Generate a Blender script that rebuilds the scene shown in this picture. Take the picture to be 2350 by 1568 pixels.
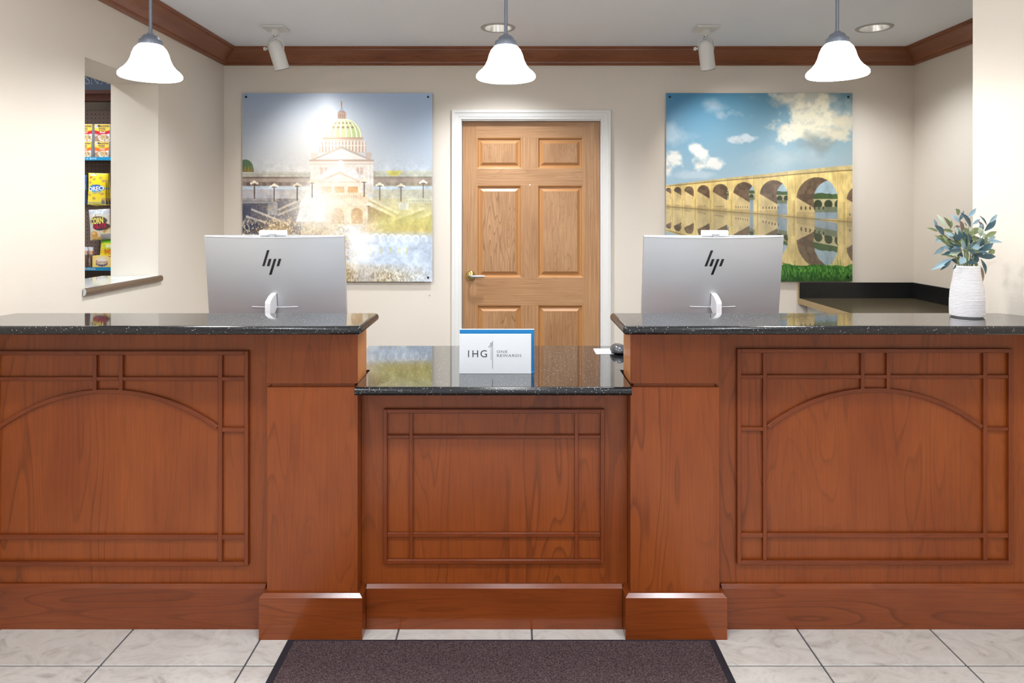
import bpy, bmesh, math, random
import numpy as np
from mathutils import Vector, Matrix
from mathutils.geometry import tessellate_polygon

for o in list(bpy.data.objects): bpy.data.objects.remove(o, do_unlink=True)
SC = bpy.context.scene
COL = SC.collection
random.seed(11)

# ------------------------------------------------------------------ camera
FPX, HX, HY, EYE = 1567.0, 1172.0, 492.0, 1.42     # focal length and horizon point in pixels of the 2350 x 1568 frame, eye height
cam_d = bpy.data.cameras.new('camera'); cam = bpy.data.objects.new('camera', cam_d); COL.objects.link(cam)
cam_d.sensor_fit = 'HORIZONTAL'; cam_d.sensor_width = 36.0; cam_d.lens = 36.0 * FPX / 2350
cam_d.shift_x = (1175 - HX) / 2350; cam_d.shift_y = -(784 - HY) / 2350
cam_d.clip_start = 0.02
cam.location = (0, 0, EYE); cam.rotation_euler = (math.pi / 2, 0, 0)
SC.camera = cam

# ------------------------------------------------------------------ world, exposure, lights
W = bpy.data.worlds.new('world'); SC.world = W; W.use_nodes = True
W.node_tree.nodes['Background'].inputs[0].default_value = (0.75, 0.85, 1.0, 1)
W.node_tree.nodes['Background'].inputs[1].default_value = 0.6
SC.view_settings.view_transform = 'Standard'; SC.view_settings.look = 'None'
SC.view_settings.gamma = 1.0; SC.view_settings.use_curve_mapping = False
SC.view_settings.exposure = 0.06
P_LOBBY, P_OFFICE, P_PANTRY, P_PICTURE, P_PENDANT, P_WINDOW = 14.0, 28.0, 20.0, 5.5, 11.5, 24.0
SC.cycles.max_bounces = 7; SC.cycles.diffuse_bounces = 4; SC.cycles.glossy_bounces = 3; SC.cycles.transmission_bounces = 3
SC.cycles.use_light_tree = False; SC.cycles.adaptive_threshold = 0.035; SC.cycles.caustics_reflective = False; SC.cycles.caustics_refractive = False
CEIL = 2.514
LOBBY_LIGHTS = [(-1.05, 1.0), (0.0, 1.0), (1.05, 1.0), (-1.05, -0.6), (1.05, -0.6), (0.0, -1.6)]
OFFICE_CANS = [(-0.074, 4.0), (2.13, 4.0), (-1.15, 3.15), (0.55, 3.05)]  # last two cans are added out of view to even the office light
ADDED_PANTRY_CANS = [(-2.75, 3.45)]  # unseen can added to brighten the snack nook

def add_light(name, kind, loc, power, rot=(0, 0, 0), color=(1, 1, 1), **kw):
    d = bpy.data.lights.new(name, kind); d.energy = power; d.color = color
    for k, v in kw.items(): setattr(d, k, v)
    o = bpy.data.objects.new(name, d); COL.objects.link(o); o.location = loc; o.rotation_euler = rot
    return o
for i, (x, y) in enumerate(LOBBY_LIGHTS):
    add_light('lobby_downlight_lamp', 'AREA', (x, y, CEIL - 0.012), P_LOBBY, shape='DISK', size=0.19, color=(0.90, 0.95, 1.0))
for (x, y) in OFFICE_CANS:
    add_light('office_can_lamp', 'SPOT', (x, y, CEIL - 0.008), P_OFFICE * (2.2 if x > 2 else 4.2), spot_size=2.25, spot_blend=1.0, shadow_soft_size=0.06, color=(0.91, 0.955, 1.0))
for (x, y) in ADDED_PANTRY_CANS:
    add_light('added_pantry_can_lamp', 'SPOT', (x, y, CEIL - 0.008), P_PANTRY * 4, spot_size=2.5, spot_blend=0.9, shadow_soft_size=0.06, color=(0.91, 0.955, 1.0))
add_light('entrance_daylight', 'AREA', (0, -3.3, 1.35), P_WINDOW, rot=(math.pi / 2, 0, 0), color=(0.80, 0.90, 1.0), shape='RECTANGLE', size=2.6, size_y=2.2)

# ------------------------------------------------------------------ helpers
def lin(c):
    c = np.asarray(c, dtype=float) / 255.0
    return np.where(c <= 0.04045, c / 12.92, ((c + 0.055) / 1.055) ** 2.4)
def c4(c): r = lin(c); return (float(r[0]), float(r[1]), float(r[2]), 1.0)
def PX(px, y): return (px - HX) * y / FPX
def PZ(py, y): return EYE - (py - HY) * y / FPX

class NT:
    def __init__(s, name):
        s.m = bpy.data.materials.new(name); s.m.use_nodes = True
        s.t = s.m.node_tree; s.b = s.t.nodes['Principled BSDF']
    def n(s, typ, **kw):
        nd = s.t.nodes.new(typ)
        for k, v in kw.items():
            if k.startswith('i_'):
                key = k[2:]; key = int(key) if key.isdigit() else key.replace('_', ' ')
                nd.inputs[key].default_value = v
            else: setattr(nd, k, v)
        return nd
    def l(s, a, b): s.t.links.new(a, b)
    def ramp(s, fac, stops):
        r = s.n('ShaderNodeValToRGB'); e = r.color_ramp.elements
        while len(e) < len(stops): e.new(0.5)
        for k, (p, c) in zip(e, stops): k.position = p; k.color = c if len(c) == 4 else (*c, 1)
        s.l(fac, r.inputs[0]); return r.outputs[0]
    def math(s, op, a, b=None):
        m = s.n('ShaderNodeMath', operation=op)
        for i, v in enumerate((a, b)):
            if v is None: continue
            if isinstance(v, (int, float)): m.inputs[i].default_value = v
            else: s.l(v, m.inputs[i])
        return m.outputs[0]
    def mix(s, fac, a, b, mode='MIX'):
        m = s.n('ShaderNodeMix', data_type='RGBA', blend_type=mode)
        for sock, v in ((m.inputs[0], fac), (m.inputs[6], a), (m.inputs[7], b)):
            if isinstance(v, (int, float)): sock.default_value = v
            elif isinstance(v, tuple): sock.default_value = v
            else: s.l(v, sock)
        return m.outputs[2]
    def coords(s, scale=(1, 1, 1), rand=True):
        tc = s.n('ShaderNodeTexCoord'); v = tc.outputs['Object']
        if rand:
            oi = s.n('ShaderNodeObjectInfo')
            mu = s.n('ShaderNodeVectorMath', operation='SCALE', i_0=(37.0, 23.0, 51.0)); s.l(oi.outputs['Random'], mu.inputs['Scale'])
            ad = s.n('ShaderNodeVectorMath', operation='ADD'); s.l(v, ad.inputs[0]); s.l(mu.outputs[0], ad.inputs[1]); v = ad.outputs[0]
        mp = s.n('ShaderNodeVectorMath', operation='MULTIPLY', i_1=scale); s.l(v, mp.inputs[0])
        return mp.outputs[0]
    def noise(s, vec, scale, detail=2.0, rough=0.5, dist=0.0):
        nz = s.n('ShaderNodeTexNoise', i_Scale=scale, i_Detail=detail, i_Roughness=rough, i_Distortion=dist)
        s.l(vec, nz.inputs['Vector']); return nz.outputs['Fac']
    def bump(s, h, strength, dist=0.001):
        b = s.n('ShaderNodeBump', i_Strength=strength, i_Distance=dist); s.l(h, b.inputs['Height']); s.l(b.outputs[0], s.b.inputs['Normal'])

def plain(name, col, rough=0.5, metal=0.0, spec=0.5, emit=0.0, coat=0.0):
    t = NT(name); b = t.b
    b.inputs['Base Color'].default_value = c4(col); b.inputs['Roughness'].default_value = rough
    b.inputs['Metallic'].default_value = metal; b.inputs['Specular IOR Level'].default_value = spec
    b.inputs['Coat Weight'].default_value = coat
    if emit: b.inputs['Emission Color'].default_value = c4(col); b.inputs['Emission Strength'].default_value = emit
    return t.m

def paint(name, col, rough=0.7, bump=0.25, scale=160):
    t = NT(name); v = t.coords(rand=False)
    n = t.noise(v, scale, 3.0, 0.6); big = t.noise(v, 1.3, 2.0)
    c = c4(col); d = tuple(x * 0.96 for x in c[:3]) + (1,)
    t.l(t.mix(big, c, d), t.b.inputs['Base Color']); t.b.inputs['Roughness'].default_value = rough
    t.b.inputs['Specular IOR Level'].default_value = 0.3
    t.bump(n, bump, 0.0015); return t.m

def wood(name, light, mid, dark, axis='Z', rough=0.32, fig=7.0, lines=16.0, fiber=0.22, line_amt=0.5, along=0.11, coat=0.12):
    t = NT(name)
    sx, sy, sz = 1.0, 1.0, 1.0
    sc = {'Z': (1, 1, along), 'X': (along, 1, 1), 'Y': (1, along, 1)}[axis]
    v = t.coords(sc)
    f = t.noise(v, fig, 1.5, 0.45, 0.15)
    ph = t.math('FRACT', t.math('MULTIPLY', f, lines))
    line = t.ramp(ph, [(0.0, (0, 0, 0)), (0.72, (0.16, 0.16, 0.16)), (0.91, (1, 1, 1)), (0.99, (0, 0, 0))])
    gate = t.ramp(t.noise(v, fig * 0.55, 1.0), [(0.46, (0, 0, 0)), (0.62, (1, 1, 1))])
    sc2 = tuple(q if q == 1 else along * 0.22 for q in sc); v2 = t.coords(sc2)
    fb = t.noise(v2, 240.0, 3.0, 0.6)
    v3 = t.coords(tuple(q if q == 1 else 0.4 for q in sc)); bl = t.noise(v3, 5.0, 3.0, 0.55)
    base = t.mix(t.ramp(bl, [(0.3, (0, 0, 0)), (0.7, (1, 1, 1))]), c4(mid), c4(light))
    base = t.mix(t.math('MULTIPLY', t.math('MULTIPLY', line, t.math('ADD', t.math('MULTIPLY', gate, 0.7), 0.3)), line_amt), base, c4(dark))
    fbr = t.ramp(fb, [(0.40, (0, 0, 0)), (0.68, (1, 1, 1))])
    base = t.mix(t.math('MULTIPLY', fbr, fiber), base, c4(dark))
    t.l(base, t.b.inputs['Base Color']); t.b.inputs['Roughness'].default_value = rough
    t.b.inputs['Specular IOR Level'].default_value = 0.35; t.b.inputs['Coat Weight'].default_value = coat; t.b.inputs['Coat Roughness'].default_value = 0.18
    t.bump(fb, 0.06, 0.0006); return t.m

MAT = {}
MAT['wall'] = paint('cream_wall_paint', (225, 215, 202))
MAT['ceiling'] = paint('ceiling_paint', (238, 239, 243), 0.9, 0.1, 60)
MAT['white_trim'] = plain('white_enamel', (226, 224, 220), 0.4)
LIGHT, MID, DARK = (150, 75, 27), (130, 60, 20), (72, 30, 10)
MAT['cherry'] = wood('cherry_veneer', LIGHT, MID, DARK, 'Z')
MAT['cherry_x'] = wood('cherry_board', (142, 70, 28), (120, 54, 19), (72, 30, 10), 'X', 0.22, line_amt=0.5, coat=0.35)
MAT['cherry_mould'] = wood('cherry_moulding_vertical', (132, 62, 25), (112, 49, 18), (70, 29, 10), 'Z', 0.3, line_amt=0.3)
MAT['cherry_mould_x'] = wood('cherry_moulding_level', (132, 62, 25), (112, 49, 18), (70, 29, 10), 'X', 0.3, line_amt=0.3)
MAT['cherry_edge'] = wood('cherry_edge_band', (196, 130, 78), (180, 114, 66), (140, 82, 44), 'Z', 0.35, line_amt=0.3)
MAT['crown'] = wood('crown_wood', (150, 92, 60), (126, 73, 45), (80, 43, 25), 'X', 0.33, line_amt=0.4)
MAT['crown_y'] = wood('crown_wood_side', (150, 92, 60), (126, 73, 45), (80, 43, 25), 'Y', 0.33, line_amt=0.4)
OL, OM, OD = (192, 149, 108), (176, 131, 91), (122, 83, 52)
MAT['oak'] = wood('oak_upright', OL, OM, OD, 'Z', 0.42, 9.0, 20.0, 0.55, 0.30, 0.06, 0.05)
MAT['oak_x'] = wood('oak_level', OL, OM, OD, 'X', 0.42, 9.0, 20.0, 0.55, 0.30, 0.06, 0.05)
MAT['oak_panel'] = wood('oak_panel', OL, (172, 127, 88), (112, 74, 44), 'Z', 0.42, 11.0, 22.0, 0.45, 0.7, 0.12, 0.05)
MAT['oak_bevel'] = plain('oak_bevel', (182, 130, 80), 0.35)

def granite(name='black_speckled_granite', edge=False):
    t = NT(name); v = t.coords(rand=False)
    vo = t.n('ShaderNodeTexVoronoi', i_Scale=210.0); t.l(v, vo.inputs['Vector'])
    rnd = t.n('ShaderNodeSeparateColor'); t.l(vo.outputs['Color'], rnd.inputs[0])
    dot = t.math('MULTIPLY', t.math('LESS_THAN', vo.outputs['Distance'], 0.24), t.math('GREATER_THAN', rnd.outputs[0], 0.83))
    n = t.noise(v, 420.0, 2.0)
    base = t.mix(t.ramp(n, [(0.45, (0, 0, 0)), (0.75, (1, 1, 1))]), c4((16, 16, 18)), c4((44, 44, 47)))
    base = t.mix(t.math('MULTIPLY', dot, 0.8), base, c4((205, 205, 205)))
    t.l(base, t.b.inputs['Base Color']); t.b.inputs['Roughness'].default_value = 0.05
    t.b.inputs['IOR'].default_value = 1.7; t.b.inputs['Coat Weight'].default_value = 1.0; t.b.inputs['Coat Roughness'].default_value = 0.03; t.b.inputs['Coat IOR'].default_value = 1.6; t.l(t.math('MULTIPLY', t.math('SUBTRACT', 1.0, dot), 0.4), t.b.inputs['Coat Weight'])
    if edge: t.t.links.remove(t.b.inputs['Coat Weight'].links[0]); t.b.inputs['Coat Weight'].default_value = 0.0; t.b.inputs['Roughness'].default_value = 0.2; t.b.inputs['IOR'].default_value = 1.5
    return t.m
MAT['granite'] = granite(); MAT['granite_edge'] = granite('black_granite_rounded_edge', True)

def tile_mat():
    t = NT('stone_look_tile'); v = t.coords((1, 1.6, 1))
    a = t.noise(v, 7.0, 5.0, 0.62, 1.6); b = t.noise(v, 2.6, 3.0, 0.5, 0.6); c = t.noise(v, 15.0, 4.0, 0.6, 2.4)
    base = t.ramp(a, [(0.28, c4((178, 171, 162))), (0.42, c4((208, 206, 202))), (0.55, c4((224, 222, 218))), (0.72, c4((202, 198, 190)))])
    vein = t.ramp(c, [(0.47, (0, 0, 0)), (0.50, (1, 1, 1)), (0.53, (0, 0, 0))])
    base = t.mix(t.math('MULTIPLY', vein, 0.35), base, c4((232, 228, 222)))
    base = t.mix(t.math('MULTIPLY', t.ramp(b, [(0.5, (0, 0, 0)), (0.75, (1, 1, 1))]), 0.35), base, c4((196, 186, 174)))
    t.l(base, t.b.inputs['Base Color']); t.b.inputs['Roughness'].default_value = 0.35
    t.bump(a, 0.15, 0.001); return t.m
MAT['tile'] = tile_mat()
MAT['grout'] = plain('grey_grout', (92, 93, 97), 0.9)

def mat_pile():
    t = NT('ribbed_mat_pile'); v = t.coords(rand=False)
    a = t.noise(v, 330.0, 2.0, 0.7); b = t.noise(v, 90.0, 2.0)
    base = t.ramp(a, [(0.32, c4((44, 34, 40))), (0.5, c4((92, 76, 80))), (0.70, c4((146, 128, 128)))])
    base = t.mix(t.math('MULTIPLY', b, 0.3), base, c4((60, 48, 52)))
    t.l(base, t.b.inputs['Base Color']); t.b.inputs['Roughness'].default_value = 1.0
    t.b.inputs['Specular IOR Level'].default_value = 0.1
    t.bump(a, 1.0, 0.004); return t.m
MAT['pile'] = mat_pile()
MAT['rubber'] = plain('black_rubber', (38, 40, 50), 0.6)
MAT['silver'] = plain('brushed_silver', (196, 199, 204), 0.36, 0.5)
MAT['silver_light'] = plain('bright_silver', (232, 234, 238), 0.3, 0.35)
MAT['white_plastic'] = plain('white_plastic', (232, 233, 238), 0.35)
MAT['vent_dark'] = plain('vent_grey', (110, 112, 118), 0.6)
MAT['logo_black'] = plain('gloss_black', (20, 21, 24), 0.12)
MAT['black'] = plain('black_plastic', (18, 18, 20), 0.4)
MAT['mouse_grey'] = plain('graphite_plastic', (58, 60, 64), 0.25)
MAT['brass'] = plain('polished_brass', (214, 190, 120), 0.18, 1.0)
MAT['chrome'] = plain('satin_nickel', (206, 206, 208), 0.25, 0.8)
MAT['bronze'] = plain('bronze_bullnose', (128, 108, 90), 0.28, 0.7)
MAT['laminate'] = plain('grey_laminate', (196, 206, 208), 0.06, 0.0, 0.8)
MAT['black_laminate'] = plain('black_laminate', (30, 30, 31), 0.2)
MAT['black_laminate_top'] = plain('glossy_olive_laminate', (98, 87, 65), 0.2, coat=0.6, spec=0.6)
MAT['tan_edge'] = plain('tan_laminate_edge', (168, 142, 100), 0.4)
MAT['pewter'] = plain('pewter_metal', (102, 107, 118), 0.45, 0.35)
MAT['lamp_white'] = plain('lamp_enamel', (222, 221, 216), 0.3)
MAT['shade'] = plain('lit_opal_glass', (255, 254, 250), 0.3, emit=10.0)
MAT['bulb'] = plain('lit_bulb', (255, 252, 246), 0.4, emit=6.0)
MAT['can_lens'] = plain('lit_lens', (255, 251, 244), 0.4, emit=7.0)
MAT['reflector'] = plain('can_reflector', (232, 230, 226), 0.22, 0.6)
MAT['trim_ring'] = plain('can_trim_ring', (176, 174, 170), 0.5)
MAT['ceramic'] = plain('white_ceramic', (236, 233, 236), 0.28, coat=0.3)
MAT['raffia'] = plain('tan_handle', (166, 138, 112), 0.7)
MAT['leaf_blue'] = plain('leaf_blue_green', (142, 170, 182), 0.4)
MAT['leaf_teal'] = plain('leaf_dark_teal', (58, 86, 96), 0.4)
MAT['leaf_olive'] = plain('leaf_olive', (122, 134, 92), 0.5)
MAT['leaf_pale'] = plain('leaf_pale', (172, 188, 166), 0.5)
MAT['leaf_brown'] = plain('leaf_brown', (124, 106, 96), 0.6)
MAT['stem'] = plain('stem_green', (122, 140, 92), 0.5)
MAT['sign_white'] = plain('white_acrylic', (228, 231, 236), 0.2)
MAT['sign_blue'] = plain('blue_acrylic', (22, 120, 180), 0.15)
MAT['ink'] = plain('dark_ink', (44, 48, 58), 0.5)
MAT['ink_light'] = plain('grey_ink', (86, 90, 98), 0.5)
def clear_glass():
    t = NT('window_glass'); tr = t.n('ShaderNodeBsdfTransparent'); gl = t.n('ShaderNodeBsdfGlossy', i_Roughness=0.02); mx = t.n('ShaderNodeMixShader', i_0=0.08)
    t.l(tr.outputs[0], mx.inputs[1]); t.l(gl.outputs[0], mx.inputs[2]); t.l(mx.outputs[0], t.t.nodes['Material Output'].inputs[0]); return t.m
MAT['glass'] = clear_glass()
def print_mat(name, rough=0.4, spec=0.4):
    t = NT(name); a = t.n('ShaderNodeVertexColor'); a.layer_name = 'Col'
    t.l(a.outputs[0], t.b.inputs['Base Color']); t.b.inputs['Roughness'].default_value = rough
    t.b.inputs['Specular IOR Level'].default_value = spec; return t.m
MAT['print'] = print_mat('aluminium_print', 0.46, 0.5)
_t = MAT['print'].node_tree; _b = _t.nodes['Principled BSDF']; _c = _t.nodes.new('ShaderNodeCombineXYZ'); _c.inputs[2].default_value = 1.0
_t.links.new(_c.outputs[0], _b.inputs['Tangent']); _b.inputs['Anisotropic'].default_value = 0.9; _b.inputs['Metallic'].default_value = 0.06
MAT['pack'] = print_mat('packaging_print', 0.35, 0.5)

# objects -----------------------------------------------------------
ORG = {}
def setprops(o, label=None, cat=None, group=None, kind=None):
    for k, v in (('label', label), ('category', cat), ('group', group), ('kind', kind)):
        if v: o[k] = v
    return o
def thing(name, loc, label, cat, group=None, kind=None):
    o = bpy.data.objects.new(name, None); COL.objects.link(o); o.location = loc; o.empty_display_size = 0.05
    ORG[o] = Vector(loc); return setprops(o, label, cat, group, kind)
def mesh(name, verts, faces, mat, parent=None, smooth=False, origin=None, label=None):
    """one mesh object from world coordinates, origin at its own centre"""
    v = np.asarray(verts, dtype=float)
    og = Vector(((v.min(0) + v.max(0)) / 2).tolist()) if origin is None else Vector(origin)
    me = bpy.data.meshes.new(name); me.from_pydata((v - np.array(og)).tolist(), [], faces); me.update()
    return link(name, me, mat, parent, og, smooth, label)
def link(name, me, mat, parent, og, smooth=False, label=None):
    for m in (mat if isinstance(mat, (list, tuple)) else [mat]):
        me.materials.append(MAT[m] if isinstance(m, str) else m)
    if smooth:
        me.polygons.foreach_set('use_smooth', [True] * len(me.polygons))
    o = bpy.data.objects.new(name, me); COL.objects.link(o)
    ORG[o] = og
    if parent is not None: o.parent = parent; o.location = og - ORG[parent]
    else: o.location = og
    if label: o['label'] = label
    return o
def from_bm(name, bm, mat, parent=None, smooth=False, label=None):
    bmesh.ops.recalc_face_normals(bm, faces=bm.faces)
    co = np.array([v.co[:] for v in bm.verts]); og = Vector(((co.min(0) + co.max(0)) / 2).tolist())
    for v in bm.verts: v.co -= og
    me = bpy.data.meshes.new(name); bm.to_mesh(me); bm.free()
    return link(name, me, mat, parent, og, smooth, label)
def autosmooth(o, deg=35):
    me = o.data; me.polygons.foreach_set('use_smooth', [True] * len(me.polygons))
    bm = bmesh.new(); bm.from_mesh(me)
    for e in bm.edges:
        e.smooth = not (len(e.link_faces) == 2 and e.calc_face_angle(0) > math.radians(deg))
    bm.to_mesh(me); bm.free(); return o
def bm_box(x0, x1, y0, y1, z0, z1, bevel=0.0, seg=2):
    bm = bmesh.new(); bmesh.ops.create_cube(bm, size=1.0)
    for v in bm.verts:
        v.co = Vector((x0 + (v.co.x + .5) * (x1 - x0), y0 + (v.co.y + .5) * (y1 - y0), z0 + (v.co.z + .5) * (z1 - z0)))
    if bevel: bmesh.ops.bevel(bm, geom=list(bm.edges), offset=bevel, segments=seg, profile=0.5, affect='EDGES')
    return bm
def box(name, x0, x1, y0, y1, z0, z1, mat, parent=None, bevel=0.0, label=None, seg=2):
    return from_bm(name, bm_box(x0, x1, y0, y1, z0, z1, bevel, seg), mat, parent, False, label)
def prism(name, poly, a0, a1, axis, mat, parent=None, holes=(), smooth=False, label=None):
    """flat polygon (with holes) given in the two other axes, extruded along axis from a0 to a1"""
    def p3(p, a):
        return {'X': (a, p[0], p[1]), 'Y': (p[0], a, p[1]), 'Z': (p[0], p[1], a)}[axis]
    loops = [list(poly)] + [list(h) for h in holes]
    flat = [p for L in loops for p in L]; n = len(flat)
    tris = tessellate_polygon([[Vector((p[0], p[1], 0)) for p in L] for L in loops])
    verts = [p3(p, a0) for p in flat] + [p3(p, a1) for p in flat]
    if len(loops) == 1: faces = [list(range(n)), list(range(2 * n - 1, n - 1, -1))]
    else: faces = [list(t) for t in tris] + [[i + n for i in t[::-1]] for t in tris]
    k = 0
    for L in loops:
        m = len(L)
        for i in range(m):
            a, b = k + i, k + (i + 1) % m
            faces.append([a, b, b + n, a + n])
        k += m
    bm = bmesh.new(); bv = [bm.verts.new(v) for v in verts]
    for f in faces:
        try: bm.faces.new([bv[i] for i in f])
        except ValueError: pass
    return from_bm(name, bm, mat, parent, smooth, label)
def lathe(name, prof, c, mat, parent=None, n=40, axis='Z', label=None, close=False):
    V, F = [], []
    pr = list(prof)
    for r, h in pr:
        for i in range(n):
            a = 2 * math.pi * i / n; u, v = r * math.cos(a), r * math.sin(a)
            V.append({'Z': (c[0] + u, c[1] + v, c[2] + h), 'Y': (c[0] + u, c[1] + h, c[2] + v), 'X': (c[0] + h, c[1] + u, c[2] + v)}[axis])
    m = len(pr)
    for j in range(m if close else m - 1):
        for i in range(n):
            a, b = j * n + i, j * n + (i + 1) % n; j2 = (j + 1) % m
            F.append([a, b, j2 * n + (i + 1) % n, j2 * n + i])
    if not close:
        if pr[0][0] > 1e-6: F.append(list(range(n))[::-1])
        if pr[-1][0] > 1e-6: F.append([(m - 1) * n + i for i in range(n)])
    bm = bmesh.new(); bv = [bm.verts.new(v) for v in V]
    for f in F: bm.faces.new([bv[i] for i in f])
    bmesh.ops.remove_doubles(bm, verts=bm.verts, dist=1e-6)
    return autosmooth(from_bm(name, bm, mat, parent, True, label), 40)
def tube_data(pts, rad, n=10, caps=True):
    pts = [Vector(p) for p in pts]; V, F = [], []
    rads = rad if isinstance(rad, (list, tuple)) else [rad] * len(pts)
    up = Vector((0, 0, 1)); prev = None
    for k, p in enumerate(pts):
        t = (pts[min(k + 1, len(pts) - 1)] - pts[max(k - 1, 0)]).normalized()
        if prev is None:
            a = t.cross(up if abs(t.dot(up)) < .95 else Vector((1, 0, 0))).normalized()
        else: a = (prev - t * prev.dot(t)).normalized()
        prev = a; b = t.cross(a)
        for i in range(n):
            th = 2 * math.pi * i / n; V.append(tuple(p + (a * math.cos(th) + b * math.sin(th)) * rads[k]))
    for k in range(len(pts) - 1):
        for i in range(n):
            F.append([k * n + i, k * n + (i + 1) % n, (k + 1) * n + (i + 1) % n, (k + 1) * n + i])
    if caps: F.append(list(range(n))[::-1]); F.append([(len(pts) - 1) * n + i for i in range(n)])
    return V, F
def tube(name, pts, rad, mat, parent=None, n=10, label=None):
    V, F = tube_data(pts, rad, n); return autosmooth(mesh(name, V, F, mat, parent, True, None, label), 50)
_DG = None
def text_verts(body, bold=0.0, shear=0.0, spacing=1.0):
    cu = bpy.data.curves.new('t', 'FONT'); cu.body = body; cu.offset = bold; cu.shear = shear; cu.space_character = spacing
    cu.resolution_u = 3; cu.fill_mode = 'FRONT'
    ob = bpy.data.objects.new('t', cu); COL.objects.link(ob); bpy.context.view_layer.update()
    me = bpy.data.meshes.new_from_object(ob.evaluated_get(bpy.context.evaluated_depsgraph_get()))
    v = np.array([p.co[:] for p in me.vertices]); f = [list(p.vertices) for p in me.polygons]
    bpy.data.objects.remove(ob, do_unlink=True); bpy.data.curves.remove(cu); bpy.data.meshes.remove(me)
    return v, f
def lettering(body, x0, x1, z0, z1, y, mat, parent, bold=0.0, shear=0.0, spacing=1.0, rot=0.0, name='lettering', fy=None):
    v, f = text_verts(body, bold, shear, spacing)
    lo, hi = v.min(0), v.max(0)
    u = (v[:, 0] - lo[0]) / (hi[0] - lo[0]); w = (v[:, 1] - lo[1]) / (hi[1] - lo[1])
    X = x0 + u * (x1 - x0); Z = z0 + w * (z1 - z0)
    cx, cz = (x0 + x1) / 2, (z0 + z1) / 2; c, s = math.cos(rot), math.sin(rot)
    X, Z = cx + (X - cx) * c - (Z - cz) * s, cz + (X - cx) * s + (Z - cz) * c
    Y = np.full_like(X, y) if fy is None else np.array([fy(a, b) for a, b in zip(X, Z)])
    return mesh(name, np.stack([X, Y, Z], 1), f, mat, parent)
def printed(name, canvas, fn, mat, parent=None, label=None):
    """a printed sheet: grid of vertices coloured by a painted canvas (rows from the top); fn(u, v) gives the world point"""
    H, Wd = canvas.shape[:2]
    uu, vv = np.meshgrid(np.linspace(0, 1, Wd), np.linspace(0, 1, H))
    P = np.stack(fn(uu, vv), -1).reshape(-1, 3); og = (P.min(0) + P.max(0)) / 2
    idx = np.arange(H * Wd).reshape(H, Wd)
    q = np.stack([idx[:-1, :-1], idx[1:, :-1], idx[1:, 1:], idx[:-1, 1:]], -1).reshape(-1, 4)
    me = bpy.data.meshes.new(name)
    me.vertices.add(H * Wd); me.vertices.foreach_set('co', (P - og).astype(np.float32).ravel())
    me.loops.add(q.size); me.loops.foreach_set('vertex_index', q.astype(np.int32).ravel())
    me.polygons.add(len(q)); me.polygons.foreach_set('loop_start', np.arange(0, q.size, 4, dtype=np.int32))
    me.update(calc_edges=True); me.validate()
    at = me.color_attributes.new('Col', 'FLOAT_COLOR', 'POINT')
    rgba = np.ones((H * Wd, 4), dtype=np.float32); rgba[:, :3] = lin(np.clip(canvas.reshape(-1, 3), 0, 255))
    at.data.foreach_set('color', rgba.ravel())
    return link(name, me, mat, parent, Vector(og.tolist()), True, label)

# painting on canvases --------------------------------------------------
RNG = np.random.default_rng(5)
def vnoise(h, w, cells, seed, ay=1.0):
    r = np.random.default_rng(seed); gy, gx = max(2, int(cells * ay)) + 2, cells + 2
    g = r.random((gy, gx)); y = np.linspace(0, gy - 2.001, h); x = np.linspace(0, gx - 2.001, w)
    yi, xi = y.astype(int), x.astype(int); fy, fx = (y - yi)[:, None], (x - xi)[None]
    fy, fx = fy * fy * (3 - 2 * fy), fx * fx * (3 - 2 * fx)
    a = g[np.ix_(yi, xi)]; b = g[np.ix_(yi, xi + 1)]; c = g[np.ix_(yi + 1, xi)]; d = g[np.ix_(yi + 1, xi + 1)]
    return (a * (1 - fx) + b * fx) * (1 - fy) + (c * (1 - fx) + d * fx) * fy
def fbm(h, w, cells, seed, oct=4, ay=1.0):
    o, amp, tot = np.zeros((h, w)), 1.0, 0.0
    for k in range(oct):
        o += amp * vnoise(h, w, cells * 2 ** k, seed + k, ay); tot += amp; amp *= 0.5
    return o / tot
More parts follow.
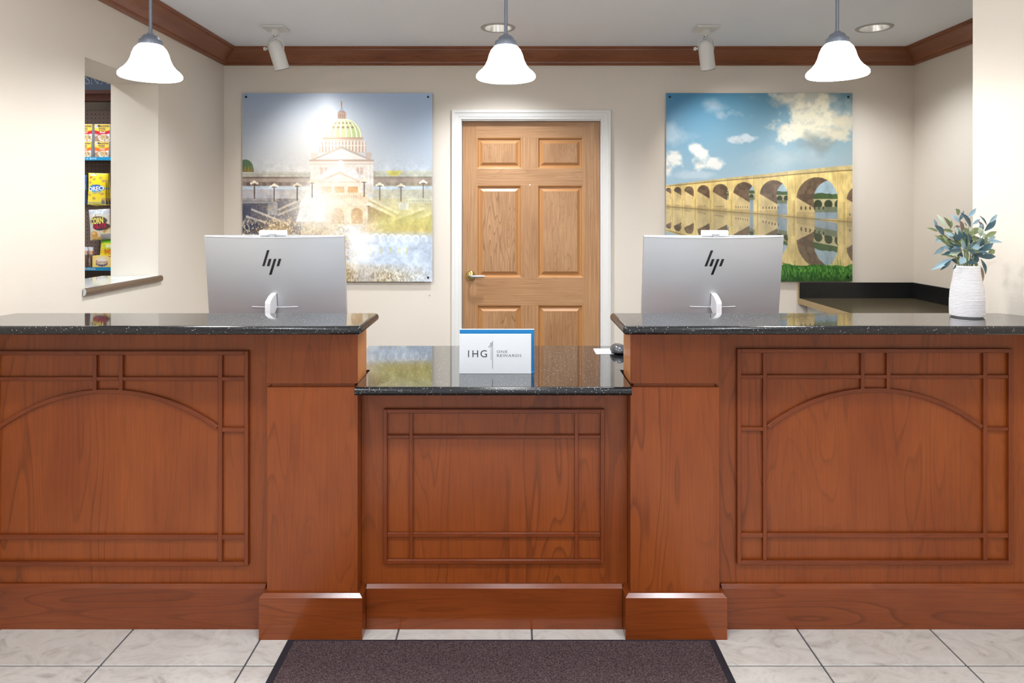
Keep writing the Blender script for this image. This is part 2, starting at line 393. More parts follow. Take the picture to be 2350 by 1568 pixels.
class Canvas:
    def __init__(s, w, h, ext, ss=2, bg=(255, 255, 255)):
        s.w, s.h, s.ss = w, h, ss; s.W, s.H = w * ss, h * ss
        x0, y0, x1, y1 = ext
        s.X, s.Y = np.meshgrid(np.linspace(x0, x1, s.W), np.linspace(y0, y1, s.H)); s.ext = ext
        s.a = np.zeros((s.H, s.W, 3)); s.a[:] = bg
    def put(s, m, col, op=1.0):
        m = np.asarray(m, dtype=float) * op
        s.a = s.a * (1 - m[..., None]) + np.asarray(col, dtype=float) * m[..., None]
    def pm(s, pts):
        X, Y = s.X, s.Y; xs = [p[0] for p in pts]; ys = [p[1] for p in pts]
        m = np.zeros(X.shape, dtype=bool)
        x0, y0, x1, y1 = s.ext
        i0 = max(0, int((min(ys) - y0) / (y1 - y0) * s.H) - 1); i1 = min(s.H, int((max(ys) - y0) / (y1 - y0) * s.H) + 2)
        j0 = max(0, int((min(xs) - x0) / (x1 - x0) * s.W) - 1); j1 = min(s.W, int((max(xs) - x0) / (x1 - x0) * s.W) + 2)
        if i1 <= i0 or j1 <= j0: return m
        x, y = X[i0:i1, j0:j1], Y[i0:i1, j0:j1]; q = np.zeros(x.shape, dtype=bool)
        for k in range(len(pts)):
            (ax, ay), (bx, by) = pts[k], pts[(k + 1) % len(pts)]
            if ay == by: continue
            q ^= ((ay > y) != (by > y)) & (x < (bx - ax) * (y - ay) / (by - ay) + ax)
        m[i0:i1, j0:j1] = q; return m
    def poly(s, pts, col, op=1.0): s.put(s.pm(pts), col, op)
    def rect(s, x0, y0, x1, y1, col, op=1.0): s.put((s.X >= x0) & (s.X < x1) & (s.Y >= y0) & (s.Y < y1), col, op)
    def ell(s, cx, cy, rx, ry, col, op=1.0): s.put(((s.X - cx) / rx) ** 2 + ((s.Y - cy) / ry) ** 2 < 1, col, op)
    def glow(s, cx, cy, rx, ry, col, op=1.0, p=1.0):
        d = ((s.X - cx) / rx) ** 2 + ((s.Y - cy) / ry) ** 2; s.put(np.exp(-d * p), col, op)
    def line(s, x0, y0, x1, y1, wd, col, op=1.0):
        dx, dy = x1 - x0, y1 - y0; L = math.hypot(dx, dy); nx, ny = -dy / L * wd / 2, dx / L * wd / 2
        s.poly([(x0 + nx, y0 + ny), (x1 + nx, y1 + ny), (x1 - nx, y1 - ny), (x0 - nx, y0 - ny)], col, op)
    def out(s): return s.a.reshape(s.h, s.ss, s.w, s.ss, 3).mean((1, 3))
# ------------------------------------------------------------------ the setting
YB = 4.562                       # back wall face
XL, XR = -1.915, 2.693           # office side wall faces
S = 'structure'
# floor and its tiles
fl = box('floor', -3.5, 2.95, -3.1, 4.75, -0.06, -0.003, 'grout', None); setprops(fl, 'light stone-look tiled floor in front of the reception counter', 'floor', None, S)
TP, TX0, TY0 = 0.4545, 0.0715, 2.148
bm = bm_box(-TP / 2 + .0030, TP / 2 - .0030, -TP / 2 + .0030, TP / 2 - .0030, -0.008, 0.0, 0.0012, 1)
tme = bpy.data.meshes.new('tile'); bm.to_mesh(tme); bm.free(); tme.materials.append(MAT['tile'])
for j in range(-11, 1):
    for i in range(-5, 5):
        xc, yc = TX0 + (i + .5) * TP, TY0 + (j + .5) * TP
        if abs(xc) > 2.1: continue
        t = bpy.data.objects.new('tile', tme); COL.objects.link(t); t.parent = fl
        t.location = Vector((xc, yc, 0)) - ORG[fl]; t.rotation_euler = (0, 0, 0)
# ceiling with round holes for the recessed lights
def circ(x, y, r, n=28): return [(x + r * math.cos(2 * math.pi * k / n), y + r * math.sin(2 * math.pi * k / n)) for k in range(n)]
R_CAN = 0.082
ce = prism('ceiling', [(-3.5, -3.1), (2.95, -3.1), (2.95, 4.75), (-3.5, 4.75)], CEIL, CEIL + 0.03, 'Z', 'ceiling',
           holes=[circ(x, y, R_CAN) for x, y in OFFICE_CANS + ADDED_PANTRY_CANS])
setprops(ce, 'smooth light grey painted ceiling above the back office', 'ceiling', None, S)
# walls
DX0, DX1, DZ1 = -0.345, 0.622, 2.062        # door opening
wb = prism('wall_back', [(-3.5, 0), (DX0, 0), (DX0, DZ1), (DX1, DZ1), (DX1, 0), (2.85, 0), (2.85, CEIL), (-3.5, CEIL)], YB, YB + 0.14, 'Y', 'wall')
setprops(wb, 'cream painted back wall with the door and two pictures', 'wall', None, S)
OY0, OY1, OZ0, OZ1 = 3.07, 3.71, 1.052, 2.128
wl = prism('wall_left', [(2.42, 0), (YB, 0), (YB, CEIL), (2.42, CEIL)], XL - 0.258, XL, 'X', 'wall', holes=[[(OY0, OZ0), (OY1, OZ0), (OY1, OZ1), (OY0, OZ1)]])
setprops(wl, 'cream left wall with a pass-through opening to the snack display', 'wall', None, S)
o = box('wall_lobby_left', XL - 0.15, XL, -3.0, 2.42, 0, CEIL, 'wall'); setprops(o, 'bright cream lobby wall at the left end of the counter', 'wall', None, S)
o = box('wall_right', XR, 2.85, 2.56, YB, 0, CEIL, 'wall'); setprops(o, 'cream right wall behind the black laminate counter', 'wall', None, S)
o = box('wall_lobby_right', 1.90, 2.06, -3.0, 2.166, 0, CEIL, 'wall'); setprops(o, 'bright cream lobby wall at the right end of the counter', 'wall', None, S)
o = prism('wall_right_front', [(1.681, 2.484), (1.900, 2.166), (2.06, 2.166), (2.06, 2.42), (2.85, 2.42), (2.85, 2.56), (1.77, 2.56)], 0, CEIL, 'Z', 'wall')
setprops(o, 'bright cream wall end beside the vase at the right of the counter', 'wall', None, S)
o = prism('wall_lobby_rear', [(-2.07, 0), (2.06, 0), (2.06, CEIL), (-2.07, CEIL)], -3.1, -3.0, 'Y', 'wall', holes=[[(-1.3, 0.25), (1.3, 0.25), (1.3, 2.35), (-1.3, 2.35)]])
setprops(o, 'cream lobby wall with the glazed entrance opposite the counter', 'wall', None, S)
o = box('wall_pantry_left', -3.5, -3.4, 2.42, YB, 0, CEIL, 'wall'); setprops(o, 'cream side wall of the snack nook', 'wall', None, S)
o = box('wall_pantry_front', -3.4, XL - 0.258, 2.425, 2.545, 0, CEIL, 'wall'); setprops(o, 'cream wall closing the snack nook toward the lobby', 'wall', None, S)
w1 = thing('window_1', (0, -3.05, 0.25), 'white framed glazed entrance opposite the counter', 'window', None, S)
for x in (-1.3, -0.025, 1.25): box('window_frame', x, x + 0.05, -3.08, -3.02, 0.25, 2.35, 'white_trim', w1)
for z in (0.25, 2.30):
    for x in (-1.25, 0.025): box('window_frame', x, x + 1.225, -3.08, -3.02, z, z + 0.05, 'white_trim', w1)
for x in (-1.25, 0.025): box('pane', x, x + 1.225, -3.053, -3.047, 0.30, 2.30, 'glass', w1)
# crown moulding: profile (out from the wall, down from the ceiling)
CP = [(0, 0), (0.122, 0), (0.122, 0.012), (0.112, 0.014), (0.110, 0.022), (0.094, 0.030), (0.070, 0.042), (0.048, 0.058), (0.034, 0.074), (0.028, 0.080), (0.026, 0.090), (0.016, 0.092), (0.012, 0.100), (0, 0.100)]
def crown(name, fn0, fn1, mat, label):
    n = len(CP); V = [fn0(p) for p in CP] + [fn1(p) for p in CP]
    F = [[i, (i + 1) % n, (i + 1) % n + n, i + n] for i in range(n)] + [list(range(n))[::-1], list(range(n, 2 * n))]
    o = mesh(name, V, F, mat); setprops(o, label, 'moulding', None, S)
    b = bmesh.new(); b.from_mesh(o.data); bmesh.ops.recalc_face_normals(b, faces=b.faces); b.to_mesh(o.data); b.free()
    return autosmooth(o, 30)
CT = CEIL - 0.0005
crown('trim_1', lambda p: (XL + p[0], YB - p[0], CT - p[1]), lambda p: (XR - p[0], YB - p[0], CT - p[1]), 'crown', 'dark cherry crown moulding along the back wall')
crown('trim_2', lambda p: (XL + p[0], 2.42, CT - p[1]), lambda p: (XL + p[0], YB - p[0], CT - p[1]), 'crown_y', 'dark cherry crown moulding along the left wall')
crown('trim_3', lambda p: (XR - p[0], 2.56, CT - p[1]), lambda p: (XR - p[0], YB - p[0], CT - p[1]), 'crown_y', 'dark cherry crown moulding along the right wall')

# ------------------------------------------------------------------ the door
YD = 4.60                                    # face of the door leaf
DL, DR, DT = PX(1061.6, YD), PX(1375.8, YD), PZ(280, YD)
d1 = thing('door_1', ((DL + DR) / 2, YD, 0), 'six-panel oak door with brass lever handle in a white frame', 'door', None, S)
box('jamb', DX0, DL - 0.003, YB - 0.002, YB + 0.12, 0, DT + 0.003, 'white_trim', d1)
box('jamb', DR + 0.003, DX1, YB - 0.002, YB + 0.12, 0, DT + 0.003, 'white_trim', d1)
box('head_jamb', DX0, DX1, YB - 0.002, YB + 0.12, DT + 0.003, DZ1, 'white_trim', d1)
# casing profile: (from the opening outward, proud of the wall)
CW = [(0, 0), (0, 0.008), (0.004, 0.011), (0.016, 0.011), (0.018, 0.014), (0.042, 0.017), (0.045, 0.021), (0.060, 0.021), (0.064, 0.017), (0.064, 0)]
def casing(fa, fb):
    n = len(CW); V = [fa(p) for p in CW] + [fb(p) for p in CW]
    F = [[i, (i + 1) % n, (i + 1) % n + n, i + n] for i in range(n)] + [list(range(n))[::-1], list(range(n, 2 * n))]
    o = mesh('casing', V, F, 'white_trim', d1)
    b = bmesh.new(); b.from_mesh(o.data); bmesh.ops.recalc_face_normals(b, faces=b.faces); b.to_mesh(o.data); b.free()
cl, cr, ct_ = DL - 0.006, DR + 0.006, DT + 0.010
casing(lambda p: (cl - p[0], YB - 0.0005 - p[1], 0), lambda p: (cl - p[0], YB - 0.0005 - p[1], ct_ + p[0]))
casing(lambda p: (cr + p[0], YB - 0.0005 - p[1], 0), lambda p: (cr + p[0], YB - 0.0005 - p[1], ct_ + p[0]))
casing(lambda p: (cl - p[0], YB - 0.0005 - p[1], ct_ + p[0]), lambda p: (cr + p[0], YB - 0.0005 - p[1], ct_ + p[0]))
pxs = [PX(v, YD) for v in (1094.3, 1197, 1234, 1338)]
pzs = [PZ(v, YD) for v in (315.7, 387, 425.7, 637, 700.7)] + [0.235]
box('stile', DL, pxs[0], YD, YD + 0.04, 0.008, DT, 'oak', d1)
box('stile', pxs[3], DR, YD, YD + 0.04, 0.008, DT, 'oak', d1)
for a, b in ((DT, pzs[0]), (pzs[1], pzs[2]), (pzs[3], pzs[4]), (pzs[5], 0.008)):
    box('rail', pxs[0], pxs[3], YD, YD + 0.04, b, a, 'oak_x', d1)
for a, b in ((pzs[0], pzs[1]), (pzs[2], pzs[3]), (pzs[4], pzs[5])):
    box('mullion', pxs[1], pxs[2], YD, YD + 0.04, b, a, 'oak', d1)
    for x0, x1 in ((pxs[0], pxs[1]), (pxs[2], pxs[3])):
        # sunk edge, sloping field, raised centre
        rings = [(0, 0.0), (0.006, 0.002), (0.013, 0.013), (0.022, 0.013), (0.040, 0.002)]
        V, F = [], []
        for ins, dy in rings:
            V += [(x0 + ins, YD + dy, b + ins), (x1 - ins, YD + dy, b + ins), (x1 - ins, YD + dy, a - ins), (x0 + ins, YD + dy, a - ins)]
        for k in range(len(rings) - 1):
            for i in range(4): F.append([k * 4 + i, k * 4 + (i + 1) % 4, (k + 1) * 4 + (i + 1) % 4, (k + 1) * 4 + i])
        bev = mesh('panel_moulding', V, F, 'oak_bevel', d1)
        q = 0.040
        mesh('panel', [(x0 + q, YD + .0015, b + q), (x1 - q, YD + .0015, b + q), (x1 - q, YD + .0015, a - q), (x0 + q, YD + .0015, a - q),
                       (x0 + q, YD + .01, b + q), (x1 - q, YD + .01, b + q), (x1 - q, YD + .01, a - q), (x0 + q, YD + .01, a - q)],
             [[0, 1, 2, 3], [4, 7, 6, 5], [0, 4, 5, 1], [1, 5, 6, 2], [2, 6, 7, 3], [3, 7, 4, 0]], 'oak_panel', d1)
hx, hz = PX(1080, YD), PZ(633, YD)
hd = lathe('door_handle', [(0, -0.020), (0.012, -0.019), (0.020, -0.014), (0.030, -0.010), (0.034, -0.004), (0.035, 0.0)], (hx, YD, hz), 'brass', d1, 32, 'Y')
tube('lever', [(hx, YD - 0.015, hz), (hx, YD - 0.045, hz), (hx + 0.006, YD - 0.056, hz), (hx + 0.03, YD - 0.060, hz), (hx + 0.095, YD - 0.056, hz)],
     [0.008, 0.008, 0.0095, 0.0098, 0.0075], 'chrome', hd, 12)
tube('door_viewer', [(PX(1216, YD), YD - 0.002, PZ(424.5, YD)), (PX(1216, YD), YD + 0.004, PZ(424.5, YD))], 0.005, 'chrome', d1, 10)

nl = lathe('wall_nail', [(0, -0.008), (0.0025, -0.0075), (0.003, -0.006), (0.0012, -0.0055), (0.0012, 0.0), (0, 0)], (PX(986, YB), YB - 0.0002, PZ(678, YB)), 'black', None, 12, 'Y')
setprops(nl, 'small dark nail in the wall below the domed building picture', 'nail')
# ------------------------------------------------------------------ recessed ceiling lights
def can_light(x, y, label, group):
    t = thing('recessed_light', (x, y, CEIL), label, 'ceiling light', group)
    lathe('trim_ring', [(0.080, 0.0), (0.080, -0.004), (0.100, -0.004), (0.102, 0.0)], (x, y, CEIL - 0.0005), 'trim_ring', t, 36, close=True)
    lathe('reflector', [(0.081, 0.0), (0.074, 0.03), (0.062, 0.07), (0.060, 0.070), (0.072, 0.03), (0.079, -0.002)], (x, y, CEIL), 'reflector', t, 36, close=True)
    lathe('lens', [(0.0, 0.068), (0.040, 0.068), (0.040, 0.074), (0.0, 0.074)], (x, y, CEIL), 'bulb', t, 24)
can_light(*OFFICE_CANS[0], 'lit recessed ceiling light just behind the middle pendant rod', 'recessed office lights')
can_light(*OFFICE_CANS[1], 'lit recessed ceiling light at the right, between pendant and crown moulding', 'recessed office lights')
for i, p in enumerate(OFFICE_CANS[2:]): can_light(*p, ['added unseen recessed light over the left computer', 'added unseen recessed light over the low desk section'][i], 'recessed office lights')
can_light(*ADDED_PANTRY_CANS[0], 'added unseen recessed light above the snack display nook', 'recessed office lights')
def lobby_light(x, y, label):
    t = thing('lobby_downlight', (x, y, CEIL), label, 'ceiling light', 'lobby downlights')
    lathe('trim_ring', [(0.098, 0.0), (0.098, -0.006), (0.118, -0.006), (0.121, 0.0)], (x, y, CEIL - 0.0005), 'trim_ring', t, 36, close=True)
    lathe('lens', [(0.0, -0.002), (0.097, -0.002), (0.097, 0.0), (0, 0)], (x, y, CEIL - 0.001), 'can_lens', t, 36)
for (x, y), nm in zip(LOBBY_LIGHTS, ('front left', 'front middle', 'front right', 'rear left', 'rear right', 'by the entrance')):
    lobby_light(x, y, 'round lobby downlight, ' + nm)
# ------------------------------------------------------------------ reception counter
YP, YS, YF = 2.354, 2.335, 2.297          # panel face, baseboard face, pilaster face
YBK = 2.412                               # back of the knee wall
ZT, ZTH = 1.07, 0.028                     # ledge top and thickness
ZD = 0.864                                # low desk top
def baseboard(x0, x1, y, parent, h=0.1395, t=0.0185, name='baseboard'):
    p = [(y, 0.0), (y, h), (y + 0.0115, h + 0.0105), (y + t, h + 0.0105), (y + t, 0.0)]
    return prism(name, p, x0, x1, 'X', 'cherry_x', parent)
def strip(x0, x1, z0, z1, parent, h=0.011, y=YP):
    m = 'cherry_mould_x' if (x1 - x0) > (z1 - z0) else 'cherry_mould'
    return box('moulding', x0, x1, y - h, y, z0, z1, m, parent, 0.0012, None, 1)
def counter_section(x0, x1, ztop, label, frame, arch):
    t = thing('reception_counter', ((x0 + x1) / 2, (YP + YBK) / 2, 0), label, 'counter', 'cherry panelled counter sections')
    box('panel', x0, x1, YP, YP + 0.019, 0, ztop, 'cherry', t)
    box('knee_wall', x0 + 0.002, min(x1 - 0.002, 1.715), YP + 0.0195, YBK, 0, ztop, 'cherry', t)
    ym = YP - 0.006
    fx = lambda v: PX(v, ym); fz = lambda v: PZ(v, ym)
    L, R, T, B = fx(frame['l']), fx(frame['r']), fz(frame['t']), fz(frame['b'])
    w = 0.0138
    for a in ((L, L + w, B, T), (R - w, R, B, T), (L + w, R - w, T - w, T), (L + w, R - w, B, B + w)): strip(*a, t, 0.014)
    vs = [(fx(a), fx(b)) for a, b in frame['v']]
    hs = [(fz(b), fz(a)) for a, b in frame['h']]
    cols = [L + w] + [q for v in vs for q in v] + [R - w]
    for a, b in vs: strip(a, b, B + w, T - w, t)
    for z0, z1 in hs:
        segs = [(L + w, vs[0][0]), (vs[0][1], vs[1][0]), (vs[1][1], R - w)]
        for a, b in segs:
            if arch and a == vs[0][1] and z0 > fz(1100):          # split by the two short uprights
                (p0, p1), (q0, q1) = [(fx(m), fx(n)) for m, n in frame['u']]
                for c, d in ((a, p0), (p1, q0), (q1, b)): strip(c, d, z0, z1, t)
            else: strip(a, b, z0, z1, t)
    if arch:
        z0, z1 = fz(frame['s'][1]), fz(frame['s'][0])
        strip(L + w, vs[0][0], z0, z1, t); strip(vs[1][1], R - w, z0, z1, t)
        xa, xb = vs[0][1], vs[1][0]; cx = (xa + xb) / 2; pk = fz(frame['p']); en = fz(frame['e'])
        hc = (xb - xa) / 2; sg = pk - en; Rr = (hc * hc + sg * sg) / (2 * sg); cz = pk - Rr
        a0 = math.asin(min(1, hc / Rr)); N = 40; V, F = [], []
        for i in range(N + 1):
            th = -a0 + 2 * a0 * i / N; s_, c_ = math.sin(th), math.cos(th)
            for r, yy in ((Rr, YP), (Rr, YP - .010), (Rr - .001, YP - .011), (Rr - .0135, YP - .011), (Rr - .0145, YP - .010), (Rr - .0145, YP)):
                xx, zz = cx + r * s_, cz + r * c_
                V.append((min(max(xx, xa), xb), yy, zz))
        for i in range(N):
            for k in range(5): F.append([i * 6 + k, i * 6 + k + 1, i * 6 + 7 + k, i * 6 + 6 + k])
        mesh('arch_moulding', V, F, 'cherry_mould_x', t)
        for m, n in frame['u']:
            u0, u1 = fx(m), fx(n); xm = (u0 + u1) / 2; zb = cz + math.sqrt(Rr * Rr - (xm - cx) ** 2) - 0.002
            hz0, hz1 = [h for h in hs if h[0] > fz(1100)][0]
            strip(u0, u1, zb, T - w, t)
    return t
XPL0, XPL1, XPR0, XPR1 = -0.820, -0.515, 0.403, 0.702
zl = ZT - ZTH
left = counter_section(-1.912, XPL0 - 0.001, zl, 'left arched cherry counter section under the tall ledge',
    dict(l=-75, r=571.5, t=805, b=1297, v=[(-15, -5), (501.4, 511)], h=[(864.7, 873.5), (1227, 1237.5)], u=[(214, 223), (273.7, 283)], s=(981, 991), p=893, e=977), True)
baseboard(-1.912, -0.8405, YS, left)
right = counter_section(XPR1 + 0.001, 1.770, zl, 'right arched cherry counter section below the white vase',
    dict(l=1690.4, r=2321, t=800, b=1294, v=[(1750, 1759), (2255, 2264)], h=[(860, 868.5), (1223, 1233.5)], u=[(1974.4, 1983), (2033.4, 2042)], s=(980, 988.5), p=890, e=976), True)
baseboard(0.7225, 1.770, YS, right)
centre = counter_section(XPL1 + 0.001, XPR0 - 0.001, ZD - 0.0285, 'low middle cherry counter section with a plain rectangular panel',
    dict(l=880, r=1387, t=938.4, b=1292, v=[(939.6, 948), (1318.5, 1327)], h=[(998, 1006), (1222, 1232)]), False)
baseboard(-0.494, 0.382, YS, centre)
# pilasters
def pilaster(x0, x1, label, inner):
    t = thing('pilaster', ((x0 + x1) / 2, (YF + YBK) / 2, 0), label, 'pilaster', 'counter pilasters')
    yb = YBK + 0.024
    box('core', x0 + 0.012, x1 - 0.012, YF + 0.012, yb - 0.002, 0.004, zl - 0.001, 'cherry', t)
    zg0, zg1 = PZ(889, YF), PZ(880.5, YF)
    box('shaft', x0, x1, YF, yb, 0.004, zg0, 'cherry', t, 0.0008, None, 1)
    box('block', x0, x1, YF, yb, zg1, zl, 'cherry', t, 0.0008, None, 1)
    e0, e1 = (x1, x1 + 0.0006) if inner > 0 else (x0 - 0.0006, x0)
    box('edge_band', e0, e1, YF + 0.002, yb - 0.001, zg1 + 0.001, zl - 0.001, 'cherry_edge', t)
    # plinth with a chamfered top on three sides
    b = 0.020; h, c = 0.1395, 0.0110
    rings = [(b, 0), (b, h), (b - c, h + c), (0.0002, h + c)]
    V, F = [], []
    for k, z in rings:
        V += [(x0 - k, YP - .0005, z), (x0 - k, YF - k, z), (x1 + k, YF - k, z), (x1 + k, YP - .0005, z)]
    for k in range(3):
        for i in range(3): F.append([k * 4 + i, k * 4 + i + 1, k * 4 + 5 + i, k * 4 + 4 + i])
    mesh('plinth', V, F, 'cherry_x', t)
    return t
pilaster(XPL0, XPL1, 'cherry pilaster left of the low desk section', 1)
pilaster(XPR0, XPR1, 'cherry pilaster right of the low desk section', -1)
# granite tops with bullnose on the free edges
def granite_top(name, poly, z1, th, free, label, r=None):
    bm = bmesh.new(); n = len(poly)
    lo = [bm.verts.new((x, y, z1 - th)) for x, y in poly]; hi = [bm.verts.new((x, y, z1)) for x, y in poly]
    bm.faces.new(lo[::-1]); bm.faces.new(hi)
    sides = [bm.faces.new([lo[i], lo[(i + 1) % n], hi[(i + 1) % n], hi[i]]) for i in range(n)]
    bm.normal_update()
    ed = []
    for i in free:
        j = (i + 1) % n
        ed += [bm.edges.get((lo[i], lo[j])), bm.edges.get((hi[i], hi[j]))]
    for i in free:
        if (i - 1) % n in free: ed.append(bm.edges.get((lo[i], hi[i])))
    bmesh.ops.bevel(bm, geom=ed, offset=th * 0.46, segments=5, profile=0.5, affect='EDGES')
    o = from_bm(name, bm, ['granite', 'granite_edge']); autosmooth(o, 50)
    for p in o.data.polygons: p.use_smooth = abs(p.normal.z) <= 0.97; p.material_index = 0 if abs(p.normal.z) > 0.97 else 1
    return setprops(o, label, 'countertop', 'black granite tops')
y0 = 2.132
granite_top('granite_ledge', [(-1.913, y0), (-0.467, y0), (-0.467, 2.416), (-1.747, 2.416), (-1.766, 2.335), (-1.913, 2.300)], ZT, ZTH, [0, 1], 'tall black granite ledge in front of the left computer')
granite_top('granite_ledge', [(0.352, y0), (1.898, y0), (1.898, 2.166), (1.7265, 2.416), (0.352, 2.416)], ZT, ZTH, [0, 4], 'tall black granite ledge in front of the right computer')
yd = PZ and 2.188
granite_top('granite_desk', [(-0.501, yd), (0.389, yd), (0.389, 2.44), (0.50, 2.44), (0.50, 2.885), (-0.598, 2.885), (-0.598, 2.44), (-0.501, 2.44)], ZD, 0.0275, [0], 'low black granite desk top between the pilasters')
# staff-side desks that carry the computers
def staff_desk(x0, x1, label):
    t = thing('staff_desk', ((x0 + x1) / 2, 2.78, 0), label, 'desk', 'staff desks')
    box('desk_top', x0, x1, 2.44, 3.12, 0.735, 0.76, 'black_laminate', t, 0.002)
    for x in (x0 + 0.01, x1 - 0.03): box('side_panel', x, x + 0.02, 2.46, 3.05, 0, 0.7345, 'cherry', t)
    box('modesty_panel', x0 + 0.032, x1 - 0.032, 2.47, 2.488, 0.3, 0.7345, 'cherry', t)
staff_desk(XL + 0.01, -0.83, 'staff desk behind the left counter section')
staff_desk(0.71, 1.62, 'staff desk behind the right counter section')
t = thing('desk_support', (0, 2.6, 0), 'cherry supports under the low granite desk', 'desk')
for x in (-0.58, 0.46): box('side_panel', x, x + 0.02, 2.46, 2.85, 0, ZD - 0.028, 'cherry', t)
# floor mat
m = thing('floor_mat', (-0.035, 1.7, 0), 'brown carpet mat with black rubber edge on the floor before the desk', 'mat')
mx0, mx1, my0, my1 = PX(661, 2.273), PX(1641.5, 2.273), 1.25, 2.272
prism('rubber_border', [(mx0, my0), (mx1, my0), (mx1, my1), (mx0, my1)], 0.0002, 0.004, 'Z', 'rubber', m,
      holes=[[(mx0 + .024, my0 + .024), (mx1 - .024, my0 + .024), (mx1 - .024, my1 - .012), (mx0 + .024, my1 - .012)]])
box('pile', mx0 + .0242, mx1 - .0242, my0 + .0242, my1 - .0122, 0.0002, 0.009, 'pile', m, 0.002)

# ------------------------------------------------------------------ black laminate counter at the back right
t = thing('laminate_counter', (2.3, 4.2, 0), 'dark olive laminate counter with black backsplash in the right back corner', 'counter')
X0c = PX(1831, YB)
zc = PZ(684, YB); zs = PZ(648, YB)
def slab(name, x0, x1, y0, y1, z0, z1, mat): return box(name, x0, x1, y0, y1, z0, z1, mat, t)
slab('counter_top', X0c + 0.002, XR - 0.002, 3.86, YB - 0.002, zc - 0.038, zc, 'black_laminate_top')
slab('edge_strip', X0c, X0c + 0.002, 3.86, YB - 0.002, zc - 0.038, zc, 'tan_edge')
slab('front_edge', X0c, XR - 0.002, 3.858, 3.86, zc - 0.038, zc, 'tan_edge')
slab('backsplash', X0c + 0.002, XR - 0.02, YB - 0.02, YB - 0.002, zc + 0.0003, zs, 'black_laminate')
slab('backsplash', XR - 0.02, XR - 0.002, 3.88, YB - 0.002, zc + 0.0003, zs, 'black_laminate')
slab('backsplash_edge', X0c, X0c + 0.002, YB - 0.02, YB - 0.002, zc, zs, 'tan_edge')
slab('support_panel', X0c + 0.06, X0c + 0.08, 3.95, YB - 0.004, 0, zc - 0.0385, 'white_trim')
slab('support_panel', XR - 0.04, XR - 0.02, 3.95, YB - 0.004, 0, zc - 0.0385, 'white_trim')
slab('cleat', X0c + 0.08, X0c + 0.16, YB - 0.03, YB - 0.004, zc - 0.06, zc - 0.0385, 'cherry')

# ------------------------------------------------------------------ pass-through sill
t = thing('pass_through_sill', (XL - 0.13, 3.39, OZ0), 'grey laminate sill with bronze bullnose in the left wall opening', 'sill')
box('sill_top', XL - 0.30, XL + 0.004, OY0 + 0.002, OY1 - 0.002, OZ0 + 0.001, 1.086, 'laminate', t)
ye = OY1 + 0.02
bn = []
for k in range(9):
    a = -math.pi / 2 + math.pi * k / 8; bn.append((XL + 0.0045 + 0.013 * math.cos(a) if 0 < k < 8 else XL + 0.0045, 1.0705 + 0.0172 * math.sin(a)))
prism('bullnose', bn, OY0 - 0.018, ye, 'Y', 'bronze', t, smooth=False)
prism('end_cap', [(x, z) for x, z in bn], OY0 - 0.0195, OY0 - 0.018, 'Y', 'laminate', t)
autosmooth(t.children[1], 40)
